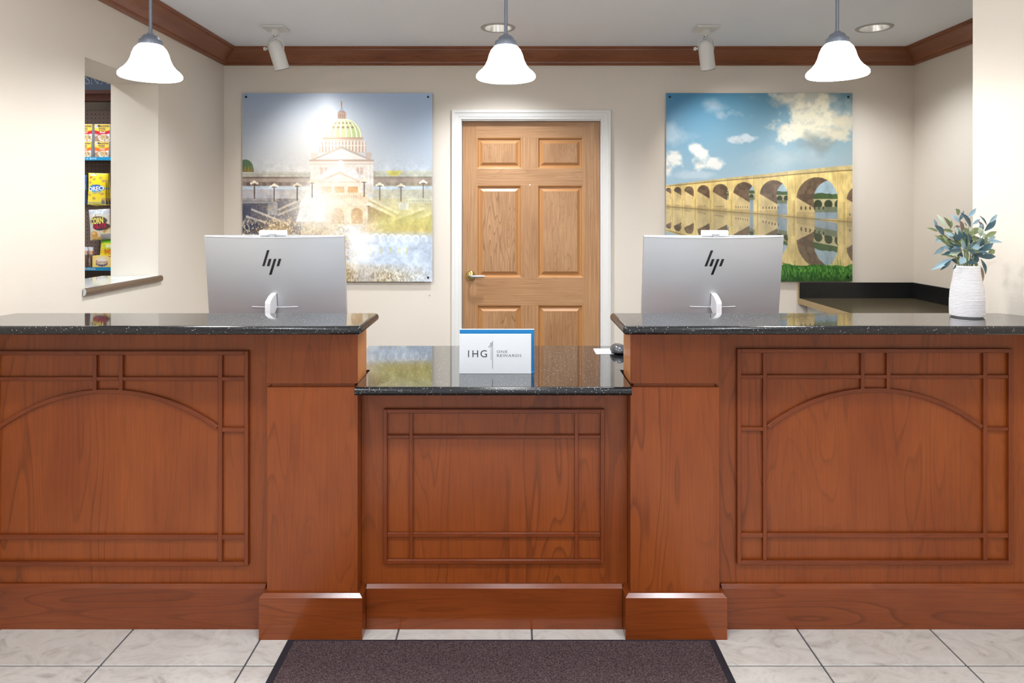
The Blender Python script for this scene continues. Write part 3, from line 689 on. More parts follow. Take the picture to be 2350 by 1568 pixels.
# ------------------------------------------------------------------ all-in-one computers seen from behind
def computer(px, tilt_deg, label, cyl, yc=2.625):
    q_ = yc / 2.80; cx = PX(px, yc)
    th = math.radians(tilt_deg); ct, st = math.cos(th), math.sin(th)
    ztop = PZ(540, yc)
    t = thing('desktop_computer', (cx, yc - 0.10, 0.76), label, 'computer', 'desktop computers on the staff desks')
    def W3(x, d, h):
        """x across, d toward the camera from the screen face, h below the top edge -> world (leaning so the top comes forward)"""
        x, d, h = x * q_, d * q_, h * q_; return (cx + x, yc - d * ct + h * st, ztop - h * ct - d * st)
    wd, ht = 0.2845, 0.345
    def bulge(x, h):                                    # depth of the rounded back shell
        u = abs(x) / wd; v = h / ht
        return 0.018 + 0.034 * (1 - u ** 2.2) * (0.9 + 0.1 * math.sin(math.pi * v))
    nx, nz = 36, 16; V, F = [], []
    for j in range(nz + 1):
        for i in range(nx + 1):
            x = -wd + 2 * wd * i / nx; h = ht * j / nz
            V.append(W3(x, bulge(x, h), h))
    for j in range(nz):
        for i in range(nx):
            a = j * (nx + 1) + i; F.append([a, a + 1, a + nx + 2, a + nx + 1])
    o = mesh('back_shell', V, F, 'silver', t, True)
    # top and bottom caps, sides
    def cap(name, h, mat):
        V, F = [], []
        for i in range(nx + 1):
            x = -wd + 2 * wd * i / nx; V.append(W3(x, bulge(x, h), h)); V.append(W3(x, 0.0, h))
        for i in range(nx): F.append([2 * i, 2 * i + 2, 2 * i + 3, 2 * i + 1])
        return mesh(name, V, F, mat, t)
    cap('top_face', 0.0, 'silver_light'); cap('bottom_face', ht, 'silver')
    for sgn in (-1, 1):
        V = []; x = sgn * wd
        for h in (0, ht): V += [W3(x, bulge(x, h), h), W3(x, 0.0, h)]
        mesh('side_edge', V, [[0, 1, 3, 2]], 'silver', t)
    mesh('screen', [W3(-wd, 0.0, 0), W3(wd, 0, 0), W3(wd, 0, ht), W3(-wd, 0, ht)], [[0, 1, 2, 3]], 'black', t)
    # bright rim along the top of the shell
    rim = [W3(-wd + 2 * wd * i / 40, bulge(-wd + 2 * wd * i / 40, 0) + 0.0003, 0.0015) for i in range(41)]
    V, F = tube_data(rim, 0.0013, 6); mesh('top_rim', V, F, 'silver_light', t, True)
    for x0, x1 in ((-0.245, -0.062), (0.058, 0.245)):   # vent grilles in the top face
        V, F = [], []
        n = 46
        for i in range(n):
            xa = x0 + (x1 - x0) * i / n; xb = xa + (x1 - x0) / n * 0.5; e = 0.0004
            d1 = bulge(xa, 0) - 0.008; k = len(V)
            V += [W3(xa, d1, -e), W3(xb, d1, -e), W3(xb, 0.010, -e), W3(xa, 0.010, -e)]; F.append([k, k + 1, k + 2, k + 3])
        g = mesh('vent_grille', V, F, 'vent_dark', t)
    # emblem of four slanted bars
    k = 1 / 5.595 * 2.80 / FPX * 0.985
    lg = []
    for (a0, a1, ya, b0, b1, yb_) in ((902, 933, 345, 831, 862, 553), (922, 955, 458, 891, 924, 553), (986, 1019, 458, 916, 947, 665), (1048, 1081, 458, 1017, 1049, 553)):
        pts = [(a0, ya), (a1, ya), (b1, yb_), (b0, yb_)]
        V = []
        for off in (0.0002, 0.0010):
            for (zx, zy) in pts:
                x = (zx - 956) * k - 0.003; h = (zy - 190) * k + 0.004; V.append(W3(x, bulge(x, h) + off, h))
        mesh('emblem_bar', V, [[4, 5, 6, 7], [0, 1, 5, 4], [1, 2, 6, 5], [2, 3, 7, 6], [3, 0, 4, 7]], 'logo_black', t)
    # pale accent line low on the shell
    pts = [W3(-0.094 + 0.188 * i / 30, bulge(-0.094 + 0.188 * i / 30, 0.288) + 0.0004, 0.288 + 0.0015 * math.sin(math.pi * i / 30)) for i in range(31)]
    V, F = tube_data(pts, 0.0014, 6); mesh('accent_line', V, F, 'white_plastic', t, True)
    # pop-up camera bar
    h0, h1, hw = -0.024, -0.002, 0.0535
    if cyl:
        cbar = [W3(-hw, 0.026, -0.0125), W3(hw, 0.026, -0.0125)]
        V, F = tube_data(cbar, 0.0118, 20); o = mesh('camera_bar', V, F, 'white_plastic', t, True); autosmooth(o, 50)
    else:
        V = []
        for d in (0.016, 0.034):
            for (x, h) in ((-hw, -0.024), (hw, -0.024), (hw, -0.003), (-hw, -0.003)): V.append(W3(x, d, h))
        mesh('camera_bar', V, [[3, 2, 1, 0], [4, 5, 6, 7], [0, 1, 5, 4], [1, 2, 6, 5], [2, 3, 7, 6], [3, 0, 4, 7]], 'white_plastic', t)
    V = []
    for d in (0.030, 0.046):
        for (x, h) in ((-0.012, -0.013), (0.014, -0.013), (0.010, 0.004), (-0.009, 0.004)): V.append(W3(x, d, h))
    mesh('camera_clip', V, [[3, 2, 1, 0], [4, 5, 6, 7], [0, 1, 5, 4], [1, 2, 6, 5], [2, 3, 7, 6], [3, 0, 4, 7]], 'silver', t)
    # stand: arm, post, foot
    hw = 0.0098
    A = W3(0, 0.05, 0.235); yr = A[1]; yp = yr - 0.070
    za, zb_, zc_ = PZ(671, yr), PZ(683, yr - 0.05), PZ(697.5, yp)
    poly = [(yr + 0.012, za), (yr + 0.012, za - 0.055), (yp + 0.036, za - 0.085), (yp + 0.036, 0.770), (yp, 0.770), (yp, zc_), (yp + 0.004, zc_ + 0.008), (yp + 0.030, zb_), (yr - 0.030, zb_ + 0.004)]
    prism('stand_post', poly, cx - hw, cx + hw, 'X', 'white_plastic', t)
    V = []
    for (x, h) in ((-0.0125, 0.232), (0.0125, 0.232), (0.0125, 0.282), (-0.0125, 0.282)): V.append(W3(x, bulge(x, h) + 0.0004, h))
    mesh('arm_slot', V, [[0, 1, 2, 3]], 'ink', t)
    box('stand_foot', cx - 0.10, cx + 0.10, yp, yp + 0.19, 0.7602, 0.7698, 'silver', t, 0.003)
    return t
computer(632.6, 7.6, 'silver computer seen from behind on the left, before the domed building picture', True)
computer(1635.5, 9.2, 'silver computer seen from behind on the right, before the bridge picture', False)

# ------------------------------------------------------------------ rewards sign
ys = 2.378
sx0, sx1 = PX(1054, ys), PX(1219, ys)
t = thing('counter_sign', ((sx0 + sx1) / 2, ys + 0.02, ZD), 'white and blue acrylic rewards sign standing on the low granite desk', 'sign')
zt = ZD + (858 - 766.5) * ys / FPX
yb2 = ys + 0.030
bx0, bx1 = PX(1055.2, yb2), PX(1226, yb2); zt2 = PZ(755.5, yb2)
box('front_plate', sx0, sx1, ys, ys + 0.005, ZD + 0.0005, zt, 'sign_white', t, 0.0005)
box('base_strip', sx0 + 0.004, bx1 - 0.002, ys + 0.0052, yb2 - 0.0022, ZD + 0.0005, ZD + 0.004, 'sign_blue', t)
box('blue_plate', bx0, bx1, yb2 - 0.002, yb2, ZD + 0.0005, zt2 - 0.002, 'sign_blue', t)
box('back_plate', bx0, bx1, yb2 + 0.0001, yb2 + 0.005, ZD + 0.0005, zt2, 'sign_white', t, 0.0004)
def zs_(zx, zy): return PX(1020 + zx / 5.341, ys), PZ(740 + zy / 5.341, ys)
def sgn(body, x0, y0, x1, y1, mat, **k):
    a, b = zs_(x0, y1); c, d = zs_(x1, y0); return lettering(body, a, c, b, d, ys - 0.0006, mat, t, **k)
sgn('I', 291, 343, 302, 427, 'ink'); sgn('H', 343, 343, 413, 427, 'ink'); sgn('G', 442, 340, 521, 429, 'ink')
sgn('ONE', 641, 343, 771, 376, 'ink_light', spacing=1.15, bold=-0.003); sgn('REWARDS', 643, 391, 943, 424, 'ink_light', spacing=1.12, bold=-0.003)
def sbar(pts, wz=3.2):
    P = [Vector((zs_(*p)[0], ys - 0.0006, zs_(*p)[1])) for p in pts]; w = wz / 5.341 * ys / FPX
    V, F = [], []
    for k, p in enumerate(P):
        d = (P[min(k + 1, len(P) - 1)] - P[max(k - 1, 0)]).normalized(); n = Vector((-d.z, 0, d.x)) * w / 2
        V += [p + n, p - n]
    F = [[2 * k, 2 * k + 1, 2 * k + 3, 2 * k + 2] for k in range(len(P) - 1)]
    mesh('emblem_stroke', [tuple(v) for v in V], F, 'ink', t)
sbar([(588.5, 228), (588.5, 567)], 4.5); sbar([(571.5, 247), (571.5, 465)], 3.5)
sbar([(538, 303), (552, 290), (562, 272), (571, 247)]); sbar([(538, 303), (556, 303), (567, 299), (573, 296), (582, 278), (589, 230)]); sbar([(558, 283), (571, 290)], 2.5)

# key card and mouse at the back of the low desk
yc_ = 2.735
k = thing('key_card', (PX(1392, yc_), yc_, ZD), 'white printed card lying beside the mouse on the low desk', 'card')
a, b = PX(1361.5, 2.80), PX(1405, 2.80)
ya, ybk = FPX * (EYE - ZD) / (813.2 - HY), FPX * (EYE - ZD) / (800.8 - HY)
card = [(PX(1368, ya), ya), (PX(1409.5, ya), ya), (PX(1404, ybk), ybk), (PX(1361.5, ybk), ybk)]
prism('card_sheet', card, ZD + 0.0004, ZD + 0.0012, 'Z', 'sign_white', k)
for px0, px1 in ((1380.3, 1382), (1382.8, 1384.6), (1388, 1391), (1392, 1396), (1397, 1400)):
    yy = ya + 0.008; mesh('printed_mark', [(PX(px0, yy), yy, ZD + .0014), (PX(px1, yy), yy, ZD + .0014), (PX(px1, yy), yy + .010, ZD + .0014), (PX(px0, yy), yy + .010, ZD + .0014)], [[0, 1, 2, 3]], 'ink', k)
ym_ = 2.735; xm_ = PX(1419, ym_)
mo = thing('computer_mouse', (xm_, ym_, ZD), 'black computer mouse half hidden by the right pilaster', 'mouse')
V, F = [], []; nu, nv = 28, 10
for j in range(nv + 1):
    ph = math.pi / 2 * j / nv; r = math.cos(ph) ** 0.75; hh = math.sin(ph)
    for i in range(nu):
        a = 2 * math.pi * i / nu
        V.append((xm_ + 0.0325 * r * math.cos(a), ym_ + 0.055 * r * math.sin(a), ZD + 0.010 + 0.027 * hh))
for j in range(nv):
    for i in range(nu): F.append([j * nu + i, j * nu + (i + 1) % nu, (j + 1) * nu + (i + 1) % nu, (j + 1) * nu + i])
F.append([nv * nu + i for i in range(nu)]); mesh('mouse_shell', V, F, 'mouse_grey', mo, True)
lathe('mouse_base', [(0.0, 0.0004), (0.027, 0.0004), (0.030, 0.006), (0.031, 0.011), (0, 0.011)], (xm_, ym_, ZD), 'black', mo, 28)
lathe('scroll_wheel', [(0, -0.003), (0.007, -0.003), (0.007, 0.003), (0, 0.003)], (xm_, ym_ - 0.022, ZD + 0.030), 'black', mo, 16, 'X')
tube('button_seam', [(xm_, ym_ - 0.050, ZD + 0.020), (xm_, ym_ - 0.034, ZD + 0.031)], 0.0008, 'black', mo, 6)

# ------------------------------------------------------------------ vase with artificial branches
yv = 2.335; xv = PX(2222, yv) - 0.004
v = thing('vase', (xv, yv, ZT), 'white ribbed ceramic vase with a tan side handle on the right ledge', 'vase')
kp = [(0.0, 0.0495), (0.006, 0.0515), (0.03, 0.0522), (0.06, 0.0518), (0.085, 0.0505), (0.105, 0.0470), (0.122, 0.0435), (0.14, 0.0410), (0.155, 0.0392), (0.168, 0.0385), (0.175, 0.0392)]
def rad(h):
    for (a, ra), (b, rb) in zip(kp, kp[1:]):
        if h <= b: return ra + (rb - ra) * (h - a) / (b - a)
    return kp[-1][1]
prof = [(0.0, 0.0004), (0.046, 0.0004)]
n = 34
for i in range(n):
    h = 0.004 + 0.166 * i / n; dh = 0.166 / n
    amp = 0.0016 if h < 0.06 else 0.0008
    prof += [(rad(h) - amp, h), (rad(h) + amp * .6, h + dh * .35), (rad(h) + amp * .6, h + dh * .7)]
prof += [(rad(.172) + .0006, 0.172), (0.0388, 0.1755), (0.036, 0.175), (0.035, 0.16), (0.040, 0.10), (0.040, 0.08), (0.0, 0.08)]
lathe('vase_body', prof, (xv, yv, ZT), 'ceramic', v, 64)
hp = []
for i in range(13):
    a = -1.35 + 2.7 * i / 12; hp.append((xv + 0.043 + 0.020 * math.cos(a) * 0.9, yv + 0.012, ZT + 0.140 + 0.030 * math.sin(a)))
tube('vase_handle', hp, 0.0055, 'raffia', v, 10)

LEAVES = '''490 330 465 220 32 b;500 350 395 312 26 o;570 390 490 290 58 t;578 300 505 165 42 p;640 300 585 200 40 o;640 320 655 230 32 o;670 350 560 330 30 o;745 245 662 165 60 b;738 165 715 103 52 o;775 355 757 235 52 n;750 292 688 302 28 n;870 305 790 155 58 t;840 190 930 95 38 b;745 225 790 130 32 b;890 272 975 214 30 b;1015 330 970 240 38 n;1050 280 985 178 30 t;1082 250 1166 165 34 b;1028 345 1152 228 52 t;1028 420 1156 352 46 o;1040 462 1216 466 42 b;1058 440 1152 410 32 b;850 395 800 312 64 o;880 382 962 310 58 o;985 402 975 308 52 p;770 432 735 330 46 b;790 428 985 425 40 t;968 482 900 398 52 o;622 430 513 405 48 o;600 500 490 398 32 o;682 402 600 370 36 b;842 522 790 430 64 t;722 492 680 398 48 t;782 632 605 478 70 t;772 572 690 513 36 b;642 562 580 510 48 b;582 515 473 602 48 b;692 642 540 600 28 o;662 655 453 768 50 b;657 665 543 778 32 t;745 712 662 665 54 t;802 640 760 708 60 b;902 560 818 540 54 b;880 645 1032 528 70 t;1000 572 1112 488 58 t;960 632 1147 630 54 t;1070 592 1142 562 52 o;985 660 1045 812 42 t;952 672 848 702 58 t;1040 522 1072 470 54 p;702 722 680 772 18 t;930 746 925 690 38 o;832 602 815 560 38 o;702 602 640 545 42 t;870 522 942 480 44 t;900 502 984 478 34 b;1042 430 1010 368 38 p;662 442 620 385 44 t;562 482 520 428 34 b;742 462 762 398 32 o;862 472 850 388 44 t;690 332 742 320 28 b;800 250 830 302 24 n;960 302 1012 280 32 b;512 420 483 464 28 b;700 540 760 470 44 t;850 640 800 560 50 t;920 620 860 560 50 t;600 470 560 400 36 o;800 520 740 440 36 o;930 470 880 410 46 o;780 700 700 640 40 o;900 700 960 640 46 t;660 500 610 420 44 t;980 520 1010 440 44 t;1000 480 1060 420 38 o;700 460 650 360 36 o;840 440 900 340 44 o;810 380 780 280 38 b;720 390 700 300 34 p'''
LM = {'b': 'leaf_blue', 't': 'leaf_teal', 'o': 'leaf_olive', 'p': 'leaf_pale', 'n': 'leaf_brown'}
fo = thing('artificial_branches', (xv, yv, ZT + 0.15), 'blue-green artificial eucalyptus branches standing in the white vase', 'plant')
leaf_me = {}
for key, mn in LM.items():
    V, F = [], []
    for i in range(9):
        s_ = i / 8; w = 0.5 * (math.sin(math.pi * min(1, s_ * 0.95 + 0.05)) ** 1.1) * (1 if i < 8 else 0.02)
        bend = -0.10 * math.sin(math.pi * s_ * 0.9) + 0.16 * s_ * s_
        for q in (-1, -.5, 0, .5, 1): V.append((q * w, s_, -bend + 0.10 * (abs(q) - .5) * w))
    for i in range(8):
        for j in range(4): a = i * 5 + j; F.append([a, a + 1, a + 6, a + 5])
    me = bpy.data.meshes.new('leaf'); me.from_pydata(V, [], F); me.materials.append(MAT[mn])
    me.polygons.foreach_set('use_smooth', [True] * len(me.polygons)); leaf_me[key] = me
mouth = Vector((xv, yv, ZT + 0.165))
stems = []
for (zx, zy) in ((510, 400), (600, 330), (690, 300), (760, 260), (850, 280), (930, 330), (1010, 340), (1060, 400), (620, 520), (1000, 540), (800, 420)):
    yy = yv + random.uniform(-.045, .045)
    tip = Vector((PX(2050 + zx / 4.9, yy), yy, PZ(460 + zy / 4.9, yy)))
    b0 = mouth + Vector(((tip.x - mouth.x) * .22, (tip.y - mouth.y) * .2, 0.0))
    mid = b0 + (tip - b0) * 0.5 + Vector((-(tip.x - b0.x) * .12, 0, .01))
    pts = [b0 + Vector((-(b0.x - mouth.x) * .4, 0, -0.06)), b0, b0 * .35 + mid * .65 - Vector((0, 0, .004)), mid, tip]
    st = tube('stem', [tuple(p) for p in pts], [0.0020, 0.0020, 0.0017, 0.0014, 0.0007], 'stem', fo, 7)
    stems.append((st, pts))
for _ in range(34):                                    # the crowded middle of the bunch
    a_ = random.uniform(-1.9, 1.9); r0 = random.uniform(20, 120); r1 = r0 + random.uniform(85, 130); cx_, cy_ = 820, 560
    LEAVES += ';%d %d %d %d %d %s' % (cx_ + r0 * math.sin(a_) * 1.4, cy_ - r0 * math.cos(a_), cx_ + r1 * math.sin(a_ + random.uniform(-.5, .5)) * 1.3, cy_ - r1 * math.cos(a_), random.randint(32, 54), random.choice('tttbboop'))
for L in LEAVES.split(';'):
    a = L.split(); x0, y0_, x1, y1_, w = map(float, a[:5])
    yy = yv + random.uniform(-.05, .045); y2 = yy + random.uniform(-.03, .012)
    B = Vector((PX(2050 + x0 / 4.9, yy), yy, PZ(460 + y0_ / 4.9, yy))); T = Vector((PX(2050 + x1 / 4.9, y2), y2, PZ(460 + y1_ / 4.9, y2)))
    best = min(stems, key=lambda s: min((B - p).length for p in s[1][1:]))
    d = (T - B); ln = d.length; d.normalize()
    nrm = Vector((random.uniform(-.35, .35), -1, random.uniform(0.0, .8))); nrm = (nrm - d * nrm.dot(d)).normalized(); sx = d.cross(nrm)
    M = Matrix((sx, d, nrm)).transposed()
    o = bpy.data.objects.new('leaf', leaf_me[a[5]]); COL.objects.link(o); o.parent = best[0]
    o.location = B - ORG[best[0]]; o.rotation_euler = M.to_euler(); ww = w / 4.9 * yv / FPX * 1.2; o.scale = (ww, ln * 1.12, ln * 0.8)

# ------------------------------------------------------------------ pendants
def pendant(px, pz_bot, label, r=0.1, yy=2.30):
    x = PX(px, yy); zb = PZ(pz_bot, yy)
    t = thing('pendant_lamp', (x, yy, zb), label, 'lamp', 'pendants over the counter')
    p = [(0.098, 0.0), (0.102, 0.004), (0.1015, 0.012), (0.095, 0.020), (0.082, 0.031), (0.071, 0.045), (0.063, 0.062), (0.058, 0.080), (0.051, 0.096), (0.040, 0.108), (0.027, 0.1135), (0.026, 0.1105), (0.038, 0.105), (0.048, 0.093), (0.055, 0.078), (0.060, 0.060), (0.068, 0.043), (0.079, 0.029), (0.092, 0.018), (0.0985, 0.011), (0.099, 0.006), (0.096, 0.003)]
    lathe('lamp_shade', [(a * r / 0.102, b) for a, b in p], (x, yy, zb), 'shade', t, 48, close=True)
    f = lathe('fitter', [(0.0, 0.150), (0.010, 0.150), (0.0115, 0.146), (0.020, 0.143), (0.026, 0.137), (0.0285, 0.129), (0.031, 0.127), (0.0355, 0.126), (0.037, 0.123), (0.037, 0.1095), (0.0, 0.1085)], (x, yy, zb), 'pewter', t, 36)
    lathe('rod', [(0.0055, 0.149), (0.0055, CEIL - 0.02 - zb), (0.0, CEIL - 0.02 - zb)], (x, yy, zb), 'pewter', t, 16)
    lathe('canopy', [(0.0, -0.030), (0.02, -0.028), (0.055, -0.012), (0.062, 0.0), (0, 0)], (x, yy, CEIL - 0.0006), 'pewter', t, 32)
    lathe('light_bulb', [(0.0, 0.012), (0.015, 0.015), (0.027, 0.028), (0.029, 0.042), (0.022, 0.062), (0.014, 0.078), (0.014, 0.108), (0.0, 0.108)], (x, yy, zb), 'bulb', t, 20)
    add_light('pendant_glow', 'POINT', (x, yy, zb - 0.004), P_PENDANT, shadow_soft_size=0.03, color=(0.98, 0.98, 0.97))
pendant(345.5, 178.5, 'lit bell-shaped glass pendant at the left, before the pass-through opening', 0.099)
pendant(1161, 181, 'lit bell-shaped glass pendant in the middle, above the door')
pendant(1921.5, 174.5, 'lit bell-shaped glass pendant at the right, near the bridge picture', 0.099)

# ------------------------------------------------------------------ ceiling spotlights for the pictures
def spotlight(px, label, target):
    yy = 4.0; x = PX(px, yy) - 0.002
    t = thing('ceiling_spotlight', (x, yy, CEIL), label, 'spotlight', 'white picture spotlights')
    xc = x - 0.003
    box('mount_plate', xc - 0.064, xc + 0.064, yy - 0.064, yy + 0.064, CEIL - 0.012, CEIL - 0.0005, 'lamp_white', t, 0.002)
    box('stem', xc - 0.018, xc + 0.018, yy - 0.018, yy + 0.018, CEIL - 0.046, CEIL - 0.0122, 'lamp_white', t, 0.002)
    lathe('swivel', [(0, -0.006), (0.012, -0.005), (0.014, 0.0), (0.0, 0.0)], (xc, yy, CEIL - 0.0465), 'chrome', t, 20)
    ax = Vector((0.22, 0.34, -1)).normalized()             # the way the head points
    piv = Vector((xc, yy, CEIL - 0.118))
    sx = Vector((1, 0, 0)); sx = (sx - ax * sx.dot(ax)).normalized(); sy = ax.cross(sx)
    prof = [(0.0, -0.046), (0.014, -0.045), (0.028, -0.038), (0.037, -0.026), (0.042, -0.010), (0.043, 0.004), (0.043, 0.125), (0.040, 0.1255), (0.039, 0.11), (0.039, 0.06), (0.0, 0.055)]
    V, F = [], []; n = 32
    for r, h in prof:
        for i in range(n):
            a = 2 * math.pi * i / n; V.append(tuple(piv + sx * (r * math.cos(a)) + sy * (r * math.sin(a)) + ax * h))
    for j in range(len(prof) - 1):
        for i in range(n): F.append([j * n + i, j * n + (i + 1) % n, (j + 1) * n + (i + 1) % n, (j + 1) * n + i])
    hd = mesh('lamp_head', V, F, 'lamp_white', t, True); autosmooth(hd, 40)
    V, F = tube_data([tuple(piv + ax * 0.1262 + sx * (0.0425 * math.cos(a)) + sy * (0.0425 * math.sin(a))) for a in [2 * math.pi * i / 32 for i in range(33)]], 0.0012, 6)
    mesh('rim', V, F, 'black', hd)
    V, F = [], []
    for i in range(24):
        a = 2 * math.pi * i / 24; V.append(tuple(piv + ax * 0.075 + sx * (.037 * math.cos(a)) + sy * (.037 * math.sin(a))))
    mesh('bulb_face', V, [list(range(24))], 'bulb', hd)
    # yoke: flat bent strip from the swivel down both sides
    V, F = [], []; m = 18
    for i in range(m + 1):
        u = -1 + 2 * i / m; a = u * math.pi / 2 * 1.0
        xx = 0.047 * math.sin(a) if abs(u) < .8 else 0.047 * (1 if u > 0 else -1)
        zz = piv.z + 0.066 * max(0, math.cos(a)) ** 0.8 - (0.0 if abs(u) < .8 else (abs(u) - .8) * 0.06)
        for dy in (-0.006, 0.006): V.append((xc + xx, yy + dy, zz)); V.append((xc + xx * 1.045, yy + dy, zz + 0.0015))
    for i in range(m):
        k = i * 4
        for a, b in ((0, 1), (1, 3), (3, 2), (2, 0)): F.append([k + a, k + b, k + 4 + b, k + 4 + a])
    mesh('yoke', V, F, 'lamp_white', t)
    lathe('knob', [(0, -0.018), (0.010, -0.017), (0.011, -0.005), (0.005, -0.004), (0.005, 0.004), (0, 0.004)], (xc - 0.052, yy, piv.z - 0.006), 'lamp_white', t, 16, 'X')
    tube('wire', [(xc, yy, CEIL - 0.052), (xc - 0.014, yy - 0.004, CEIL - 0.064), (xc - 0.010, yy, CEIL - 0.074), (xc + 0.004, yy, CEIL - 0.066), (xc, yy + 0.004, CEIL - 0.073)], 0.0018, 'chrome', t, 6)
    lp = piv + ax * 0.10
    d = (Vector(target) - lp).normalized()
    add_light('spotlight_lamp', 'SPOT', tuple(lp + d * 0.03), P_PICTURE * 4, rot=d.to_track_quat('-Z', 'Y').to_euler(), spot_size=1.9, spot_blend=1.0, shadow_soft_size=0.03, color=(1, 0.96, 0.9))
spotlight(634.5, 'white ceiling spotlight above the domed building picture', (-1.20, YB, 1.55))
spotlight(1621.5, 'white ceiling spotlight above the bridge picture', (1.62, YB, 1.50))
# ------------------------------------------------------------------ the two metal prints on the back wall
def hang(name, cv, x0, x1, z0, z1, label):
    yf = YB - 0.022
    t = thing(name, ((x0 + x1) / 2, yf, z0), label, 'picture', 'metal prints on the back wall')
    box('backing_sheet', x0, x1, yf + 0.0004, yf + 0.006, z0, z1, 'chrome', t)
    printed('printed_face', cv, lambda u, v: (x0 + u * (x1 - x0), np.full_like(u, yf), z1 - v * (z1 - z0)), 'print', t)
    for x in (x0 + 0.024, x1 - 0.028):
        for z in (z0 + 0.028, z1 - 0.026):
            b = lathe('standoff_bolt', [(0, -0.006), (0.006, -0.005), (0.0075, -0.001), (0.0075, 0.0), (0, 0.0)], (x, yf - 0.0004, z), 'black', t, 18, 'Y')
            lathe('spacer', [(0, 0.0), (0.006, 0.0), (0.006, 0.0155), (0, 0.0155)], (x, yf + 0.0062, z), 'chrome', b, 12, 'Y')
NP = 440
# domed stone building behind a fountain
C = Canvas(NP, NP, (62, 50, 1545, 1520)); X, Y = C.X, C.Y
g = np.clip((Y - 50) / 620, 0, 1)[..., None]
lf = np.array((158, 178, 206)) * (1 - g) + np.array((196, 198, 200)) * g
rt = np.array((168, 190, 220)) * (1 - g) + np.array((196, 204, 212)) * g
u = np.clip((X - 400) / 500, 0, 1)[..., None]; C.a = lf * (1 - u) + rt * u
C.glow(690, 520, 400, 520, (250, 242, 232), 0.5, 1.1)
def bal(x0, x1, y0, y1, col, gap, st=14):
    C.rect(x0, y0, x1, y1, col)
    x = x0 + 4
    while x < x1: C.rect(x, y0 + (y1 - y0) * .28, x + st * .45, y1 - (y1 - y0) * .2, gap, .7); x += st
# small green dome on the far left
C.ell(85, 640, 62, 72, (92, 118, 88)); C.rect(62, 640, 150, 668, (122, 110, 70))
for x in (80, 105, 128): C.rect(x, 620, x + 8, 660, (150, 140, 60))
# wings
C.rect(62, 665, 592, 880, (160, 158, 160)); C.rect(1085, 660, 1545, 880, (178, 176, 160))
bal(62, 585, 666, 702, (196, 194, 182), (140, 136, 132)); bal(1105, 1545, 656, 698, (198, 200, 186), (168, 168, 150))
for a, b in ((62, 592), (1085, 1545)):
    C.rect(a, 702, b, 716, (120, 100, 88), .8 if a < 600 else .45); C.rect(a, 716, b, 742, (168, 152, 140)); C.rect(a, 742, b, 772, (130, 108, 96), .75 if a < 600 else .4)
    C.rect(a, 776, b, 800, (200, 214, 228)); C.rect(a, 800, b, 872, (180, 180, 190) if a < 600 else (196, 194, 176))
for x in range(90, 590, 62): C.ell(x + 20, 760, 18, 14, (96, 80, 72), .7)
for x in range(1120, 1545, 62): C.ell(x + 20, 758, 18, 14, (150, 136, 110), .6)
for x in range(66, 590, 14): C.line(x + 8, 776, x, 800, 2.5, (160, 176, 196), .7)
# drum, dome, lantern
C.poly([(660, 515), (664, 455), (690, 450), (700, 378), (990, 378), (1004, 450), (1024, 455), (1026, 515)], (204, 190, 176))
for x in range(672, 1020, 26): C.rect(x, 420, x + 11, 512, (238, 224, 214)); C.rect(x + 12, 430, x + 17, 510, (164, 128, 108), .8)
C.rect(690, 396, 1004, 408, (186, 152, 130), .8); C.rect(660, 455, 1026, 462, (236, 226, 218))
th = np.clip((X - 845) / 152, -1, 1)
dome = (((X - 845) / 152) ** 2 + ((Y - 400) / 152) ** 2 < 1) & (Y < 396)
C.put(dome, (200, 212, 158)); C.put(dome & (X > 900), (178, 200, 140), .7); C.put(dome & (X < 760), (222, 218, 186), .6)
for k in (-.92, -.7, -.42, -.13, .17, .46, .72, .93):
    yy = np.sqrt(np.clip(1 - ((Y - 400) / 152.0) ** 2, 0, 1)); C.put(dome & (abs(X - (845 + 152 * k * yy)) < 5.5), (240, 236, 220))
for k in (-.56, -.28, .02, .31, .59):
    for yy, s in ((318, 1.0), (284, .75)): C.ell(845 + 152 * k * math.sqrt(1 - ((yy - 400) / 152) ** 2), yy, 11 * s, 9 * s, (150, 124, 92), .85)
C.rect(803, 205, 872, 252, (190, 164, 148)); C.poly([(803, 205), (820, 188), (856, 188), (872, 205)], (168, 146, 140))
for x in (812, 826, 840, 854): C.rect(x, 212, x + 6, 250, (120, 96, 84), .8)
C.poly([(822, 190), (832, 160), (844, 160), (852, 190)], (160, 172, 196)); C.rect(831, 118, 841, 162, (182, 150, 80)); C.line(828, 110, 838, 122, 4, (170, 140, 80))
# main front
C.rect(590, 575, 1085, 832, (226, 220, 212)); C.rect(600, 516, 655, 570, (222, 206, 196)); C.rect(1022, 512, 1070, 562, (204, 190, 180))
C.poly([(583, 578), (836, 462), (1092, 578)], (188, 178, 166)); C.poly([(630, 568), (836, 484), (1040, 568)], (232, 226, 222))
C.rect(585, 570, 1090, 582, (190, 166, 150)); C.rect(592, 600, 1084, 606, (200, 184, 172), .7)
for x in (668, 948): 
    for d in (0, 32): C.rect(x + d, 630, x + d + 24, 684, (206, 186, 176))
for x in (600, 1040, 1066): C.rect(x, 606, x + 14, 760, (240, 232, 226))
C.ell(830, 690, 140, 62, (226, 226, 228)); C.rect(806, 592, 852, 640, (238, 232, 226)); C.ell(829, 592, 23, 18, (240, 236, 232))
C.poly([(638, 748), (820, 660), (1004, 748)], (222, 196, 176)); C.poly([(680, 738), (820, 680), (960, 738)], (240, 228, 216))
C.rect(645, 746, 1000, 778, (238, 224, 208)); C.rect(650, 778, 992, 832, (244, 230, 212))
for x in (680, 780, 885): C.rect(x, 778, x + 78, 826, (212, 156, 96))
C.rect(640, 830, 1045, 930, (232, 212, 186)); bal(690, 1010, 832, 878, (226, 206, 180), (190, 150, 110), 18)
